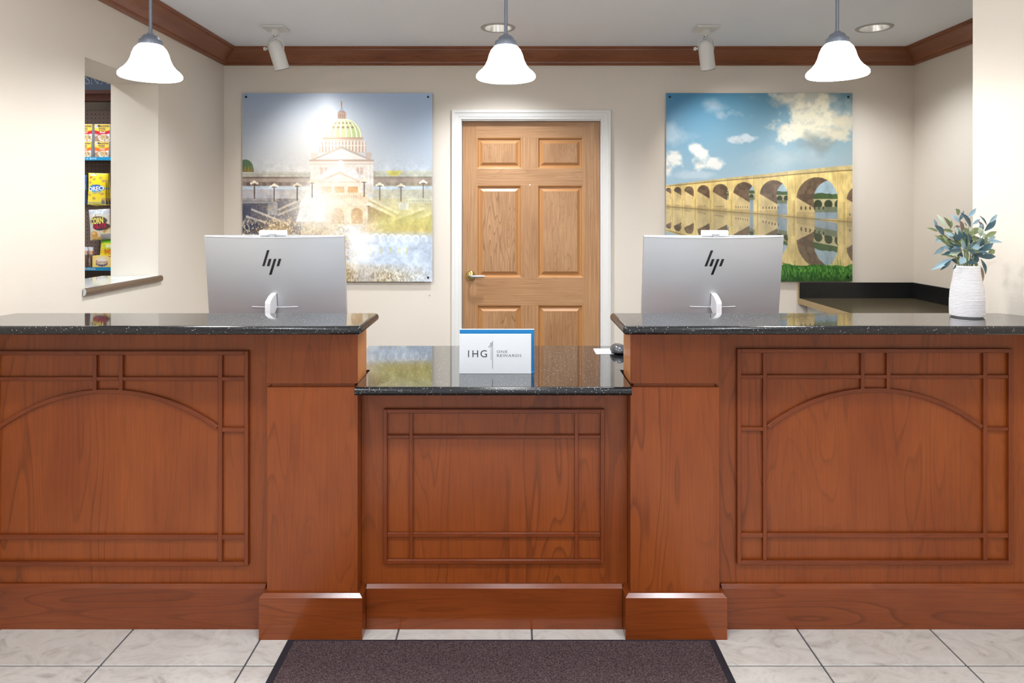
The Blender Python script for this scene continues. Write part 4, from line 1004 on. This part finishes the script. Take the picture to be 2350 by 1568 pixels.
C.rect(700, 925, 1035, 1080, (224, 200, 168))
for cx in (808, 955):
    C.ell(cx, 990, 46, 46, (176, 128, 70)); C.rect(cx - 46, 990, cx + 46, 1068, (176, 128, 70))
# stairs and balustrades
C.rect(62, 872, 520, 1150, (88, 88, 104)); bal(62, 330, 874, 908, (166, 164, 166), (90, 92, 108))
C.rect(62, 925, 130, 1045, (72, 76, 96)); C.rect(258, 912, 336, 1000, (150, 150, 156))
for (x0_, y0_, x1_, y1_) in ((340, 960, 520, 880), (340, 1000, 520, 925), (130, 955, 430, 1075), (90, 1010, 400, 1110)):
    C.line(x0_, y0_, x1_, y1_, 16, (182, 178, 176)); C.line(x0_, y0_ + 26, x1_, y1_ + 26, 26, (96, 92, 100), .8)
for x in range(62, 260, 26): C.ell(x + 8, 1090, 9, 32, (58, 64, 88))
C.rect(1045, 870, 1545, 1160, (200, 192, 156)); bal(1340, 1545, 872, 905, (206, 206, 184), (176, 172, 140), 18)
for (x0_, y0_, x1_, y1_) in ((1050, 870, 1280, 985), (1050, 910, 1250, 1010), (1100, 1090, 1480, 945), (1130, 1120, 1545, 985)):
    C.line(x0_, y0_, x1_, y1_, 18, (216, 208, 180)); C.line(x0_, y0_ + 24, x1_, y1_ + 24, 20, (176, 156, 104), .6)
C.poly([(1040, 930), (1230, 1010), (1090, 1065), (1040, 1070)], (150, 120, 72), .8); C.rect(1280, 905, 1358, 960, (206, 206, 200))
# haze of light, yellow flare on the right, water
n1 = fbm(C.H, C.W, 90, 3, 3); n2 = fbm(C.H, C.W, 160, 9, 2, .8); n3 = fbm(C.H, C.W, 7, 21, 4)
C.put(np.clip((Y - 1010) / 90, 0, 1) * np.clip((n3 - .25) * 3, 0, 1) * np.clip((X - 160) / 160, 0, 1), (196, 162, 110), .85)
C.put(np.clip((Y - 1030) / 60, 0, 1) * np.clip((n1 - .5) * 8, 0, 1) * (X < 900), (112, 84, 58), .6); C.put(np.clip((Y - 990) / 80, 0, 1) * np.clip((n2 - .54) * 9, 0, 1) * np.clip(1.6 - X / 900, .15, 1), (255, 246, 220), .75)
C.put(np.exp(-((X - 640) / 420) ** 2) * (Y > 800) * (n2 > .64), (240, 190, 110), .7)
C.put(np.clip((X - 1040) / 120, 0, 1) * np.exp(-((Y - 1070) / 110) ** 2), (206, 198, 112), .75)
C.put((((X - 1246) / 58) ** 2 + ((Y - 658) / 40) ** 2 < 1) & (Y > 655), (222, 210, 90), .7)
C.put(np.clip((X - 870) / 160, 0, 1) * np.clip((Y - 1120) / 60, 0, 1), (196, 212, 234), .92)
for x in (958, 1055, 1138, 1212, 1280, 1340): C.rect(x, 1248, x + 14, 1302, (206, 196, 120), .6)
for k in range(7):
    cx, r = 1105 + k * 62, 34 - k * 2; d = np.hypot((X - cx), (Y - 1190) * .8); C.put((abs(d - r) < 5) & (Y < 1210), (240, 246, 252), .75)
jet = np.clip((Y - 1070) / 40, 0, 1) * np.exp(-((X - (900 + (Y - 1070) * .42)) / 60) ** 2) * (Y < 1340); C.put(jet * (.6 + .4 * (n2 > .5)), (250, 250, 250), .9)
bot = np.clip((Y - 1360 + (X - 900) * -.02) / 90, 0, 1); gr = fbm(C.H, C.W, 220, 31, 2, .5)
C.put(bot * np.clip(1.25 - (X - 860) / 560, 0, 1), (186, 160, 100), .85); C.put(bot * np.clip((gr - .5) * 7, 0, 1) * np.clip(1.3 - (X - 860) / 620, 0, 1), (118, 92, 58), .75); C.put(bot * np.clip((.44 - gr) * 8, 0, 1), (230, 228, 224), .55)
C.glow(1010, 1480, 90, 70, (176, 176, 190), .6)
C.glow(680, 980, 290, 240, (255, 246, 228), .8, 1.0); C.glow(980, 1250, 130, 190, (250, 248, 244), .6)
C.poly([(600, 800), (640, 795), (660, 830), (690, 870), (712, 930), (704, 1050), (478, 1052), (500, 990), (512, 900), (545, 860)], (255, 255, 252), .95)
C.glow(620, 880, 140, 180, (255, 254, 248), .95)
# lamp standards
for x, y, dk in ((155, 750, 1), (310, 772, 1), (490, 766, .8), (606, 740, .5), (1012, 734, .8), (1134, 764, .7), (1300, 772, .7), (1474, 744, .6), (1044, 920, .6)):
    C.rect(x - 5, y + 8, x + 5, y + (125 if y < 900 else 20), (96, 80, 74), dk); C.rect(x - 26, y + 8, x + 26, y + 14, (110, 92, 80), dk)
    for dx, dy in ((-24, 4), (-9, -4), (9, -4), (24, 4), (0, -10)): C.ell(x + dx, y + dy, 9, 9, (250, 236, 214))
nz_ = lambda c, sd: (lambda f: np.clip((f - f.mean()) / f.std() * .2 + .5, 0, 1))(fbm(C.H, C.W, c, sd, 4))
tx_ = fbm(C.H, C.W, 120, 301, 3); C.a *= (1 + (tx_ - .5) * .12 * np.clip((Y - 480) / 200, 0, 1))[..., None]
t2 = nz_(34, 311); t3 = nz_(12, 330); stone = np.clip((Y - 560) / 120, 0, 1) * np.clip(abs(X - 700) / 420, .25, 1); C.a *= (1 + ((t2 - .5) * .20 + (t3 - .5) * .08) * stone)[..., None]
cvA = np.clip(C.out(), 0, 255)
# stone arch bridge over a river
C = Canvas(NP, NP, (60, 52, 1508, 1517)); X, Y = C.X, C.Y
g = np.clip((Y - 52) / 700, 0, 1)[..., None]; r_ = np.clip((X - 60) / 1448, 0, 1)[..., None]
C.a = (np.array((70, 136, 178)) * (1 - g) + np.array((166, 196, 216)) * g) * (1 - r_ * .75) + (np.array((120, 142, 142)) * (1 - g) + np.array((176, 186, 184)) * g) * r_ * .75
def nz(c, seed, o=6, ay=1.0):
    f = fbm(C.H, C.W, c, seed, o, ay); return np.clip((f - f.mean()) / f.std() * .2 + .5, 0, 1)
nA, nB, nC = nz(7, 40), nz(6, 60, 6, 1.6), nz(14, 80, 5)
def cloud(cx, cy, rx, ry, col, th=.62, op=1.0, N=None, soft=4.5):
    N = nA if N is None else N
    d = np.exp(-(((X - cx) / rx) ** 2 + ((Y - cy) / ry) ** 2) * 1.2); m = np.clip((N * .75 + d * .62 - th) * soft, 0, 1) * np.clip(d * 6 - .5, 0, 1)
    sh = np.roll(N, -12, 0) - N
    C.put(m, np.clip(np.array(col) * (1 + .25 * np.clip(sh, -.4, .3))[..., None], 0, 255) if False else col, op); C.put(m * np.clip(sh * 2.2, 0, .5), (150, 156, 158), op * .8)
cloud(1250, 190, 430, 250, (202, 198, 182), .66, .9, nA); cloud(1180, 250, 260, 230, (234, 226, 198), .62, .95, nC); cloud(980, 90, 130, 80, (220, 216, 200), .66, .9, nC)
cloud(930, 340, 120, 120, (226, 220, 200), .64, .9, nC); cloud(1440, 360, 130, 130, (214, 204, 178), .64, .9, nC); cloud(1230, 440, 220, 110, (140, 148, 144), .66, .85, nB, 3)
cloud(1050, 560, 480, 120, (182, 194, 194), .66, .7, nA, 2.2)
cloud(380, 130, 330, 90, (184, 200, 216), .68, .7, nB, 3); cloud(580, 210, 170, 50, (190, 202, 214), .68, .6, nC, 3); cloud(690, 408, 150, 36, (206, 216, 224), .62, .85, nC)
cloud(200, 380, 260, 100, (188, 208, 224), .68, .65, nA, 3); cloud(95, 560, 120, 120, (240, 242, 238), .6, .95, nC); cloud(310, 560, 100, 130, (242, 242, 236), .62, .95, nC); cloud(410, 615, 95, 60, (240, 240, 236), .62, .9, nC); cloud(250, 690, 240, 40, (206, 220, 230), .62, .6, nA, 3)
bx_ = [60, 300, 575, 780, 1060, 1390, 1508]; by_ = [768, 740, 708, 688, 655, 622, 613]; wy_ = [935, 954, 978, 992, 1018, 1048, 1056]
top = np.interp(X, bx_, by_); wat = np.interp(X, bx_, wy_)
brx = (Y > top) & (Y < wat)
C.put(brx, (232, 206, 136)); st = fbm(C.H, C.W, 60, 95, 3, .3)
C.put(brx * (st > .55), (214, 184, 114), .5); C.put(brx & (Y < top + 10 + (X - 60) * .018), (196, 178, 128), .8)
lip = abs(Y - (top + 10 + (X - 60) * .02)); C.put(brx & (lip < 2.5 + (X - 60) * .0018), (120, 96, 60), .75)
AR = [(78, 22, 788), (150, 30, 783), (238, 37, 777), (350, 48, 769), (484, 62, 759), (666, 84, 745), (896, 108, 730), (1232, 160, 707), (1570, 108, 770)]
for cx, hw, ty in AR:
    wl_ = np.interp(cx, bx_, wy_); spr = ty + hw * 1.08
    arch = (((X - cx) / hw) ** 2 + ((Y - spr) / (spr - ty)) ** 2 < 1) & (Y <= spr) | ((abs(X - cx) < hw) & (Y > spr) & (Y < wl_ - 1))
    C.put(arch & brx, (120, 98, 76)); C.put(np.clip((fbm(C.H, C.W, 40, int(cx), 3) - .48) * 7, 0, 1) * (arch & brx), (84, 68, 54), .6)
    lk = {484: .78, 666: .46, 896: .2, 1232: -.17, 1570: 9}.get(cx, 1.0)
    lx = cx + lk * hw; fl_ = np.clip((Y - spr) / 80, 0, 1) * hw * .06
    if hw > 55 and lk < 2:                                            # far bank seen through the arch
        fc = lx + hw * .95
        op_ = arch & ((((X - fc) / (hw * .95)) ** 2 + ((Y - spr) / (spr - ty - hw * .12)) ** 2 < 1) & (Y <= spr) | (X > lx + fl_) & (Y > spr))
        C.put(op_, (168, 190, 200)); C.put(op_ & (Y > spr - hw * .28 + 30 * (nC - .5)), (76, 98, 60)); C.put(op_ & (Y > spr - hw * .02) & (Y < spr + hw * .36), (206, 192, 146), .95)
        for k in range(-1, 5): C.put(op_ & (((X - lx - hw * (.22 + .5 * k)) / (hw * .2)) ** 2 + ((Y - spr - hw * .24) / (hw * .22)) ** 2 < 1), (64, 74, 52))
        C.put(op_ & (Y > spr + hw * .36) & (Y < spr + hw * .62), (150, 152, 128), .7); C.put(op_ & (Y > spr + hw * .62), (152, 168, 178))
    diag = spr - hw * .10 + (X - cx + hw) * .60                        # sunlit side of the next pier
    pier = arch & (Y > diag) & (X < lx + fl_)
    C.put(pier, (214, 190, 136)); C.put(pier & (Y > wl_ - hw * .35), (192, 168, 116), .7)
    wn = 6; ww = hw * 1.3 / wn
    for k in range(wn):
        xx = cx - hw * .8 + k * ww; C.rect(xx, wl_ - hw * .62, xx + max(2, hw * .07), wl_ - hw * .62 + max(4, hw * .16), (70, 56, 40), .85)
# rounded cutwaters between the arches
for (x0_, x1_, yt) in ((90, 112, 876), (170, 190, 876), (262, 292, 878), (386, 412, 878), (533, 574, 880), (738, 778, 882), (1000, 1064, 888), (1390, 1455, 900)):
    wl_ = np.interp(x0_, bx_, wy_) + 3; C.rect(x0_, yt, x1_, wl_, (222, 198, 132)); C.rect(x0_ + (x1_ - x0_) * .7, yt, x1_, wl_, (188, 160, 98), .7)
    C.rect(x0_ + 2, yt - (yt - np.interp(x0_, bx_, by_)) * .97, x0_ + 5, yt, (150, 120, 74), .5); C.rect(x1_ - 3, yt - (yt - np.interp(x1_, bx_, by_)) * .95, x1_, yt, (160, 130, 80), .5)
q1, q2 = nz(50, 401, 4, .4), nz(16, 420, 4); C.a = np.where(brx[..., None], C.a * (1 + ((q1 - .5) * .16 + (q2 - .5) * .18))[..., None], C.a)
C.put(brx * np.clip((Y - wat + 26) / 26, 0, 1), (150, 126, 84), .4)
# water mirrors what is above
src = C.a.copy(); ys_ = (C.Y[:, 0] - C.ext[1]) / (C.ext[3] - C.ext[1]) * (C.H - 1)
dist = Y - wat; wob = (fbm(C.H, C.W, 50, 120, 3, 3) - .5) * 10 * np.clip(dist / 80, 0, 1)
ry = np.clip(((wat - dist * 0.86) - C.ext[1]) / (C.ext[3] - C.ext[1]) * (C.H - 1), 0, C.H - 1).astype(int)
rx = np.clip(np.arange(C.W)[None, :] + wob.astype(int), 0, C.W - 1)
ref = src[ry, rx] * .80 + np.array((150, 150, 140)) * .18
sk = np.array((168, 182, 192)); isb = ((wat - dist * .86) > top)[..., None]
ref = np.where(isb, ref, sk * .6 + ref * .4)
C.a = np.where((dist > 0)[..., None], ref, C.a)
C.put((abs(dist) < 3), (110, 92, 60), .6)
# grass on the near bank
gh = 1420 - 40 * nA + 30 * (nC - .5); gr = fbm(C.H, C.W, 200, 140, 3, .35)
gm = Y > gh; C.put(gm, (70, 128, 48)); C.put(gm * (gr > .52), (34, 82, 30), .75); C.put(gm * (gr < .40), (122, 176, 78), .7); C.put(gm * np.clip((Y - 1440) / 60, 0, 1), (28, 62, 26), .55)
for k in range(170):
    x = RNG.uniform(60, 1508); b_ = RNG.uniform(1400, 1480); hgt = RNG.uniform(18, 52) * (1.8 if 1360 < x < 1470 else 1.0)
    C.line(x, b_, x + RNG.uniform(-16, 16), b_ - hgt, 3, (58, 120, 44) if k % 3 else (110, 160, 70), .85)
cvB = np.clip(C.out(), 0, 255)
hang('wall_picture', cvA, PX(559.5, YB), PX(993, YB), PZ(646, YB), PZ(215, YB), 'metal print of a domed stone building behind a sunlit fountain')
hang('wall_picture', cvB, PX(1527, YB), PX(1952.5, YB), PZ(645, YB), PZ(215, YB), 'metal print of a stone arch bridge reflected in a river')

# ------------------------------------------------------------------ snack display seen through the opening
def peg():
    t = NT('brown_pegboard'); v = t.coords(rand=False); sp = t.n('ShaderNodeSeparateXYZ'); t.l(v, sp.inputs[0])
    fx = t.math('SUBTRACT', t.math('FRACT', t.math('MULTIPLY', sp.outputs[0], 1 / .0254)), .5); fz = t.math('SUBTRACT', t.math('FRACT', t.math('MULTIPLY', sp.outputs[2], 1 / .0254)), .5)
    d = t.math('ADD', t.math('MULTIPLY', fx, fx), t.math('MULTIPLY', fz, fz)); hole = t.math('LESS_THAN', d, .016)
    t.l(t.mix(hole, c4((112, 94, 88)), c4((22, 18, 18))), t.b.inputs['Base Color']); t.b.inputs['Roughness'].default_value = .6; return t.m
MAT['peg'] = peg(); MAT['header_blue'] = plain('header_slate_blue', (112, 130, 162), .5); MAT['header_text'] = plain('header_lettering', (196, 212, 232), .5)
MAT['strip_blue'] = plain('shelf_strip_blue', (20, 140, 190), .35); MAT['walnut'] = plain('fixture_wood', (112, 72, 62), .45); MAT['shelf_dark'] = plain('shelf_brown', (82, 68, 64), .5)
YPG, YSH = 4.33, 4.085
FX0, FX1 = -3.05, -2.19
sd = thing('snack_display', ((FX0 + FX1) / 2, YPG, 0), 'tall brown pegboard snack display with blue shelf strips in the nook', 'display')
box('pegboard', FX0, FX1, YPG, YPG + 0.012, 0.02, 2.08, 'peg', sd)
box('side_panel', FX0 - 0.02, FX0, YPG - 0.05, YPG + 0.05, 0, 2.25, 'walnut', sd); box('side_panel', FX1, FX1 + 0.01, YPG - 0.05, YPG + 0.05, 0, 2.25, 'walnut', sd)
yh = 4.22
box('header_sign', FX0, FX1, yh, yh + 0.02, PZ(207, yh), 2.32, 'header_blue', sd)
box('header_rail', FX0, FX1, yh - 0.01, yh + 0.05, PZ(215, yh), PZ(207, yh) - 0.0005, 'walnut', sd)
box('header_return', FX0, FX1, yh + 0.05, YPG - 0.001, PZ(228, yh), PZ(207, yh), 'walnut', sd)
box('base', FX0, FX1, YPG - 0.25, YPG - 0.001, 0, 0.12, 'shelf_dark', sd)
def shelf(py0, py1, words, x1px):
    z1, z0 = PZ(py0, YSH), PZ(py1, YSH)
    box('shelf_board', FX0 + 0.001, FX1 - 0.001, YSH + 0.004, YPG - 0.001, z1 - 0.012, z1 - 0.002, 'shelf_dark', sd)
    box('shelf_strip', FX0, FX1, YSH, YSH + 0.0035, z0, z1, 'strip_blue', sd)
    w = len(words) * 0.0112; x1 = PX(x1px, YSH); h = (z1 - z0)
    lettering(words, x1 - w, x1, z0 + h * .26, z1 - h * .26, YSH - 0.0008, 'sign_white', sd, bold=.01)
    return z1 - 0.0015
zA = shelf(360.5, 368, 'GRAB A BITE', 221.5); zB = shelf(613.5, 621.5, 'CRAVINGS', 219.2)
# header lettering with serifs
yl = yh - 0.0008
def hp_(zx, zy): return (PX(160 + zx / 5.226, yh), PZ(100 + zy / 5.226, yh))
def poly_letter(polys):
    for p in polys:
        q = [hp_(*k) for k in p]; mesh('lettering', [(a, yl, b) for a, b in q], [list(range(len(q)))], 'header_text', sd)
a, b = hp_(188, 490); c, d = hp_(244, 372); lettering('S', a, c, b, d, yl, 'header_text', sd, bold=-.01)
poly_letter([[(262, 487), (262, 375), (268, 375), (268, 487)], [(250, 487), (250, 482), (281, 482), (281, 487)], [(254, 375), (268, 375), (346, 487), (332, 487)], [(338, 487), (338, 375), (345, 375), (345, 487)], [(326, 375), (358, 375), (358, 380), (326, 380)]])
poly_letter([[(376, 487), (416, 372), (422, 372), (383, 487)], [(412, 380), (422, 370), (466, 487), (450, 487)], [(394, 448), (394, 442), (444, 442), (444, 448)], [(364, 487), (364, 482), (396, 482), (396, 487)], [(438, 487), (438, 482), (478, 482), (478, 487)]])
for ch, x0_, x1_ in (('C', 486, 566), ('K', 580, 655), ('S', 668, 722)):
    a, b = hp_(x0_, 488); c, d = hp_(x1_, 372); lettering(ch, a, c, b, d, yl, 'header_text', sd, bold=-.01)
# packaging art -----------------------------------------------------------
def cup_art(band):
    C = Canvas(30, 34, (0, 0, 100, 112)); C.a[:] = (246, 208, 70); C.put(np.clip((C.Y - 4) / 30, 0, 1) * (C.Y < 36), (250, 226, 110), .5)
    y = C.Y - 8 * np.sin(C.X / 32); C.put((y > 40) & (y < 62), band); C.put(y > 62, (226, 208, 206)); C.ell(38, 96, 46, 26, (182, 150, 120)); C.ell(62, 88, 40, 24, (238, 230, 220)); C.ell(64, 86, 30, 16, (214, 190, 140))
    n = fbm(C.H, C.W, 16, 77, 2); C.put((n > .58) & (C.Y > 70), (128, 92, 74), .6); C.poly([(84, 62), (98, 62), (94, 84)], (240, 240, 244)); C.rect(0, 0, 100, 3, (250, 246, 236)); C.ell(14, 16, 9, 9, (232, 236, 246)); C.ell(14, 16, 5, 5, (150, 170, 220))
    return C.out()
MAT['navy_ink'] = plain('navy_print', (28, 34, 92), .4); MAT['white_ink'] = plain('white_print', (246, 246, 250), .4); MAT['red_ink'] = plain('crimson_print', (190, 26, 70), .4)
MAT['yellow_ink'] = plain('yellow_print', (236, 218, 110), .4); MAT['blue_ink'] = plain('blue_print', (24, 92, 190), .4); MAT['purple_ink'] = plain('purple_print', (150, 60, 120), .4); MAT['orange_ink'] = plain('orange_print', (240, 120, 30), .4)
def noodle_cup(px0, px1, py0, py1, z0, band, flavour, label):
    y = YSH + 0.012; x0, x1 = PX(px0, y), PX(px1, y); h = PZ(py0, y) - PZ(py1, y); z1 = z0 + h
    cx = (x0 + x1) / 2; w = (x1 - x0); dp = 0.09
    t = thing('noodle_cup', (cx, y + dp / 2, z0), label, 'snack', 'noodle packs on the upper shelf')
    yf = lambda x, z: y
    tap = lambda z: 1 - 0.06 * (1 - (z - z0) / h)
    V = []
    for z in (z0, z1):
        for sx, yy in ((-.5, y + .0006), (.5, y + .0006), (.46, y + dp), (-.46, y + dp)): V.append((cx + sx * w * tap(z), yy, z))
    mesh('carton', V, [[0, 3, 2, 1], [4, 5, 6, 7], [0, 1, 5, 4], [1, 2, 6, 5], [2, 3, 7, 6], [3, 0, 4, 7]], 'sign_white', t)
    printed('front_print', cup_art(band), lambda u, v: (cx + (u - .5) * w * (1 - 0.06 * v), np.full_like(u, y), z1 - v * h), 'pack', t)
    def tx(s, a, b, c, d, m, **k): lettering(s, cx - w / 2 + a * w, cx - w / 2 + c * w, z1 - d * h, z1 - b * h, y - .0006, m, t, **k)
    tx('Maruchan', .22, .04, .96, .17, 'navy_ink', bold=.02); tx('Instant', .28, .19, .72, .28, 'navy_ink', bold=.02); tx('Lunch', .32, .29, .70, .37, 'navy_ink', bold=.02); tx(flavour, .34, .43, .72, .52, 'white_ink', bold=.02, shear=.2)
RED, ORG_ = (206, 40, 60), (240, 112, 34)
zA2 = zA + (PZ(323, YSH) - PZ(360, YSH)) - 0.0005
zA1 = zA
for i, (a, b) in enumerate(((217, 250), (176, 209.5), (258, 292))):
    w_ = ('beside the wall edge', 'cut by the opening edge', 'next along')[i]
    noodle_cup(a, b, 323.5, 360, zA1, ORG_, 'Chicken', 'yellow and orange noodle pack in the bottom row, ' + w_)
    y = YSH + .012; noodle_cup(a - .3, b + 2.3, 282.7, 322.5, zA1 + (PZ(323.5, y) - PZ(360, y)) + .0006, RED, 'Beef', 'yellow and red noodle pack in the top row, ' + w_)
def bag(name, px0, px1, py0, py1, y, art, label, rot=0.0, texts=(), hook=True, puff=0.018, group='hanging snack bags'):
    """a pillow bag hanging by its top; texts are (words, u0, v0, u1, v1, material, kwargs) on its face"""
    x0, x1, z1, z0 = PX(px0, y), PX(px1, y), PZ(py0, y), PZ(py1, y); w, h = x1 - x0, z1 - z0; cx, cz = (x0 + x1) / 2, (z0 + z1) / 2
    t = thing(name, (cx, y, z0), label, 'snack', group); c, s = math.cos(rot), math.sin(rot)
    def pt(u, v, sgn=-1, lift=0.0):
        pin = 1 - .05 * np.sin(np.pi * v) ; bul = (np.sin(np.pi * np.clip(u, 0, 1)) * np.sin(np.pi * np.clip(v, 0, 1))) ** .6
        a = (u - .5) * w * pin; b = (.5 - v) * h
        return cx + a * c - b * s, y + sgn * (puff * bul + 0.0004 + lift), cz + a * s + b * c
    printed('front_print', art, lambda u, v: pt(u, v), 'pack', t); printed('back_foil', art[::4, ::4] * 0 + 200, lambda u, v: pt(u, v, 1), 'pack', t)
    for (wd_, u0, v0, u1, v1, m, k) in texts:
        vv, ff = text_verts(wd_, **{q: r for q, r in k.items() if q != 'rot'}); lo, hi = vv.min(0), vv.max(0)
        uu = u0 + (vv[:, 0] - lo[0]) / (hi[0] - lo[0]) * (u1 - u0); ww = v1 - (vv[:, 1] - lo[1]) / (hi[1] - lo[1]) * (v1 - v0)
        rr = k.get('rot', 0); uc, vc = (u0 + u1) / 2, (v0 + v1) / 2
        uu, ww = uc + (uu - uc) * math.cos(rr) + (ww - vc) * h / w * math.sin(rr), vc - (uu - uc) * w / h * math.sin(rr) + (ww - vc) * math.cos(rr)
        mesh('lettering', np.stack(pt(uu, ww, -1, .0009), 1), ff, m, t)
    if hook:
        hk = thing('peg_hook', (cx, y, z1), 'steel peg hook of the ' + label, 'hook', 'steel peg hooks')
        tube('prong', [(cx, YPG - .001, z1 - .008), (cx, y - 0.012, z1 - .008), (cx - .004, y - .022, z1 + .002)], .0016, 'chrome', hk, 6)
    return t
def art(w, h, fn, bg): C = Canvas(w, h, (0, 0, 100, 100 * h / w), 2, bg); fn(C); return np.clip(C.out(), 0, 255)
def a_cookie(C):
    C.put(np.clip((C.Y - 110) / 50, 0, 1), (250, 238, 150), .6); C.rect(12, 6, 48, 15, (244, 244, 248)); C.poly([(12, 20), (30, 20), (12, 34)], (206, 40, 60))
    for x, y in ((38, 34), (72, 26), (88, 42), (16, 52), (14, 118), (40, 136), (84, 110), (90, 140)): C.ell(x, y, 9, 7, (196, 146, 84)); C.ell(x, y, 6, 4, (216, 172, 104))
    C.ell(52, 82, 44, 18, (30, 106, 200), .95); C.poly([(28, 92), (76, 84), (80, 106), (34, 112)], (40, 150, 220)); C.rect(0, 158, 100, 162, (90, 120, 190), .6); C.rect(0, 0, 100, 4, (250, 240, 120)); C.rect(78, 146, 96, 166, (70, 70, 120), .7)
def a_corn(C):
    C.put(np.clip((C.Y - 30) / 40, 0, 1) * (C.X > 20), (236, 222, 190)); C.rect(0, 0, 100, 24, (196, 202, 212)); n = fbm(C.H, C.W, 10, 7, 3); C.put((n > .55) & (C.Y < 30), (232, 236, 242), .8)
    C.poly([(30, 40), (36, 16), (44, 40)], (206, 160, 70)); C.ell(24, 118, 18, 16, (216, 160, 90)); C.ell(22, 112, 10, 7, (240, 200, 130)); C.put((C.Y > 128) & (n > .45), (222, 176, 90), .8); C.put((C.Y > 118) & (C.X > 55), (150, 152, 168), .8); C.line(70, 110, 100, 84, 10, (210, 160, 80))
    C.ell(48, 56, 42, 22, (60, 50, 54), .85); C.ell(60, 82, 40, 18, (50, 36, 44), .85)
def a_sour(C):
    C.rect(0, 0, 100, 34, (110, 196, 40)); n = fbm(C.H, C.W, 12, 17, 3); C.put((C.Y > 34) & (n > .58), (120, 200, 60), .8); C.put((C.Y > 40) & (n < .34), (230, 150, 40), .7); C.ell(60, 50, 26, 10, (240, 244, 220), .8); C.ell(84, 84, 26, 24, (30, 60, 34), .85); C.put((C.Y > 96) & (n > .6), (250, 250, 210), .8)
def a_box(C):
    C.glow(50, 22, 32, 20, (250, 244, 250), .95); C.ell(36, 44, 7, 5, (98, 84, 128)); C.ell(50, 46, 9, 5, (80, 70, 112)); C.ell(64, 44, 7, 5, (98, 84, 128)); C.ell(74, 40, 5, 4, (80, 70, 112)); C.ell(24, 40, 5, 4, (98, 84, 128)); C.rect(0, 52, 100, 56, (236, 200, 90)); C.rect(86, 4, 98, 8, (170, 60, 80))
def a_blue(C):
    C.put(C.Y > 90, (20, 66, 150)); C.ell(60, 70, 44, 26, (60, 150, 220)); C.ell(40, 130, 20, 16, (90, 60, 50))
def a_white(C):
    n = fbm(C.H, C.W, 8, 27, 3); C.put((C.Y > 50) & (n > .45), (214, 120, 40), .9); C.put(C.Y > 90, (96, 72, 66), .9); C.put((n < .38), (180, 190, 210), .7)
yb0 = 4.10
for k in range(3):
    bag('cookie_bag', 202 + k * 6.5, 244 + k * 5.2, 397.5 + k * .6, 470 + k * 1.2, yb0 + k * .045, art(34, 58, a_cookie, (248, 222, 40)),
        ('front', 'second', 'rearmost')[k] + ' yellow cookie bag hanging on the peg hook', -.03 + .05 * k,
        [('OREO', .06, .42, .94, .56, 'white_ink', dict(bold=.03, rot=.10)), ('mini', .30, .56, .86, .65, 'yellow_ink', dict(bold=.03, rot=.12)), ('Golden', .28, .35, .70, .41, 'blue_ink', dict(bold=.01, rot=.08))], k == 0, .016, 'yellow cookie bags')
bag('cookie_bag', 160, 199, 402, 468, yb0 + .01, art(30, 50, a_blue, (36, 110, 200)), 'blue cookie bag half hidden left of the yellow ones')
bag('corn_snack_bag', 205.5, 254, 480.5, 550.5, yb0, art(40, 58, a_corn, (214, 212, 208)), 'white corn snack bag hanging below the yellow cookie bags', .06,
    [('CORN', .10, .27, .74, .48, 'yellow_ink', dict(bold=.04, rot=.06)), ('NUTS', .26, .47, .86, .63, 'red_ink', dict(bold=.05, rot=.05)), ('Original', .38, .66, .70, .71, 'blue_ink', dict())])
bag('sour_candy_bag', 230, 276, 543, 589, yb0 + .02, art(38, 40, a_sour, (238, 222, 60)), 'green and yellow candy bag above the raisin box', -.05, [('PATCH', .28, .62, .96, .86, 'orange_ink', dict(bold=.05, rot=.05))])
bag('sour_candy_bag', 232, 280, 632, 690, yb0 + .02, art(38, 46, a_sour, (238, 222, 60)), 'green and yellow candy bag hanging below the lowest blue strip', .04, [('PATCH', .28, .52, .96, .72, 'orange_ink', dict(bold=.05, rot=.05))])
zq = zB
for a, b, lab, bgc in ((212, 255.5, 'pale yellow raisin candy box on the lower shelf', (246, 214, 110)),):
    y = YSH + .006; x0, x1 = PX(a, y), PX(b, y); z1 = PZ(587, y)
    t = thing('candy_box', ((x0 + x1) / 2, y, zq), lab, 'snack'); box('carton', x0, x1, y + .0006, y + .10, zq, z1, 'yellow_ink', t)
    printed('front_print', art(38, 21, a_box, bgc), lambda u, v: (x0 + u * (x1 - x0), np.full_like(u, y), z1 - v * (z1 - zq)), 'pack', t)
    w, h = x1 - x0, z1 - zq; lettering('Raisinets', x0 + .19 * w, x0 + .82 * w, z1 - .66 * h, z1 - .40 * h, y - .0006, 'purple_ink', t)
for k, (a, b) in enumerate(((176, 190), (190, 202), (201.5, 214))):
    y = YSH + .03 + .012 * k; x0, x1 = PX(a, y), PX(b, y); z1 = PZ(567, y)
    t = thing('snack_pouch', ((x0 + x1) / 2, y, zq), ('left', 'middle', 'right')[k] + ' upright white and orange pouch beside the raisin box', 'snack', 'upright pouches'); h = z1 - zq; cx = (x0 + x1) / 2
    A = art(16, 40, a_white, (226, 228, 236)); ff = lambda s: (lambda u, v: (x0 + u * (x1 - x0), y + s * (.002 + .014 * np.sin(np.pi * u) * np.clip(v * 1.4, 0, 1)), z1 - v * h))
    printed('front_print', A, ff(-1), 'pack', t); printed('back_foil', A[::4, ::4], ff(1), 'pack', t)
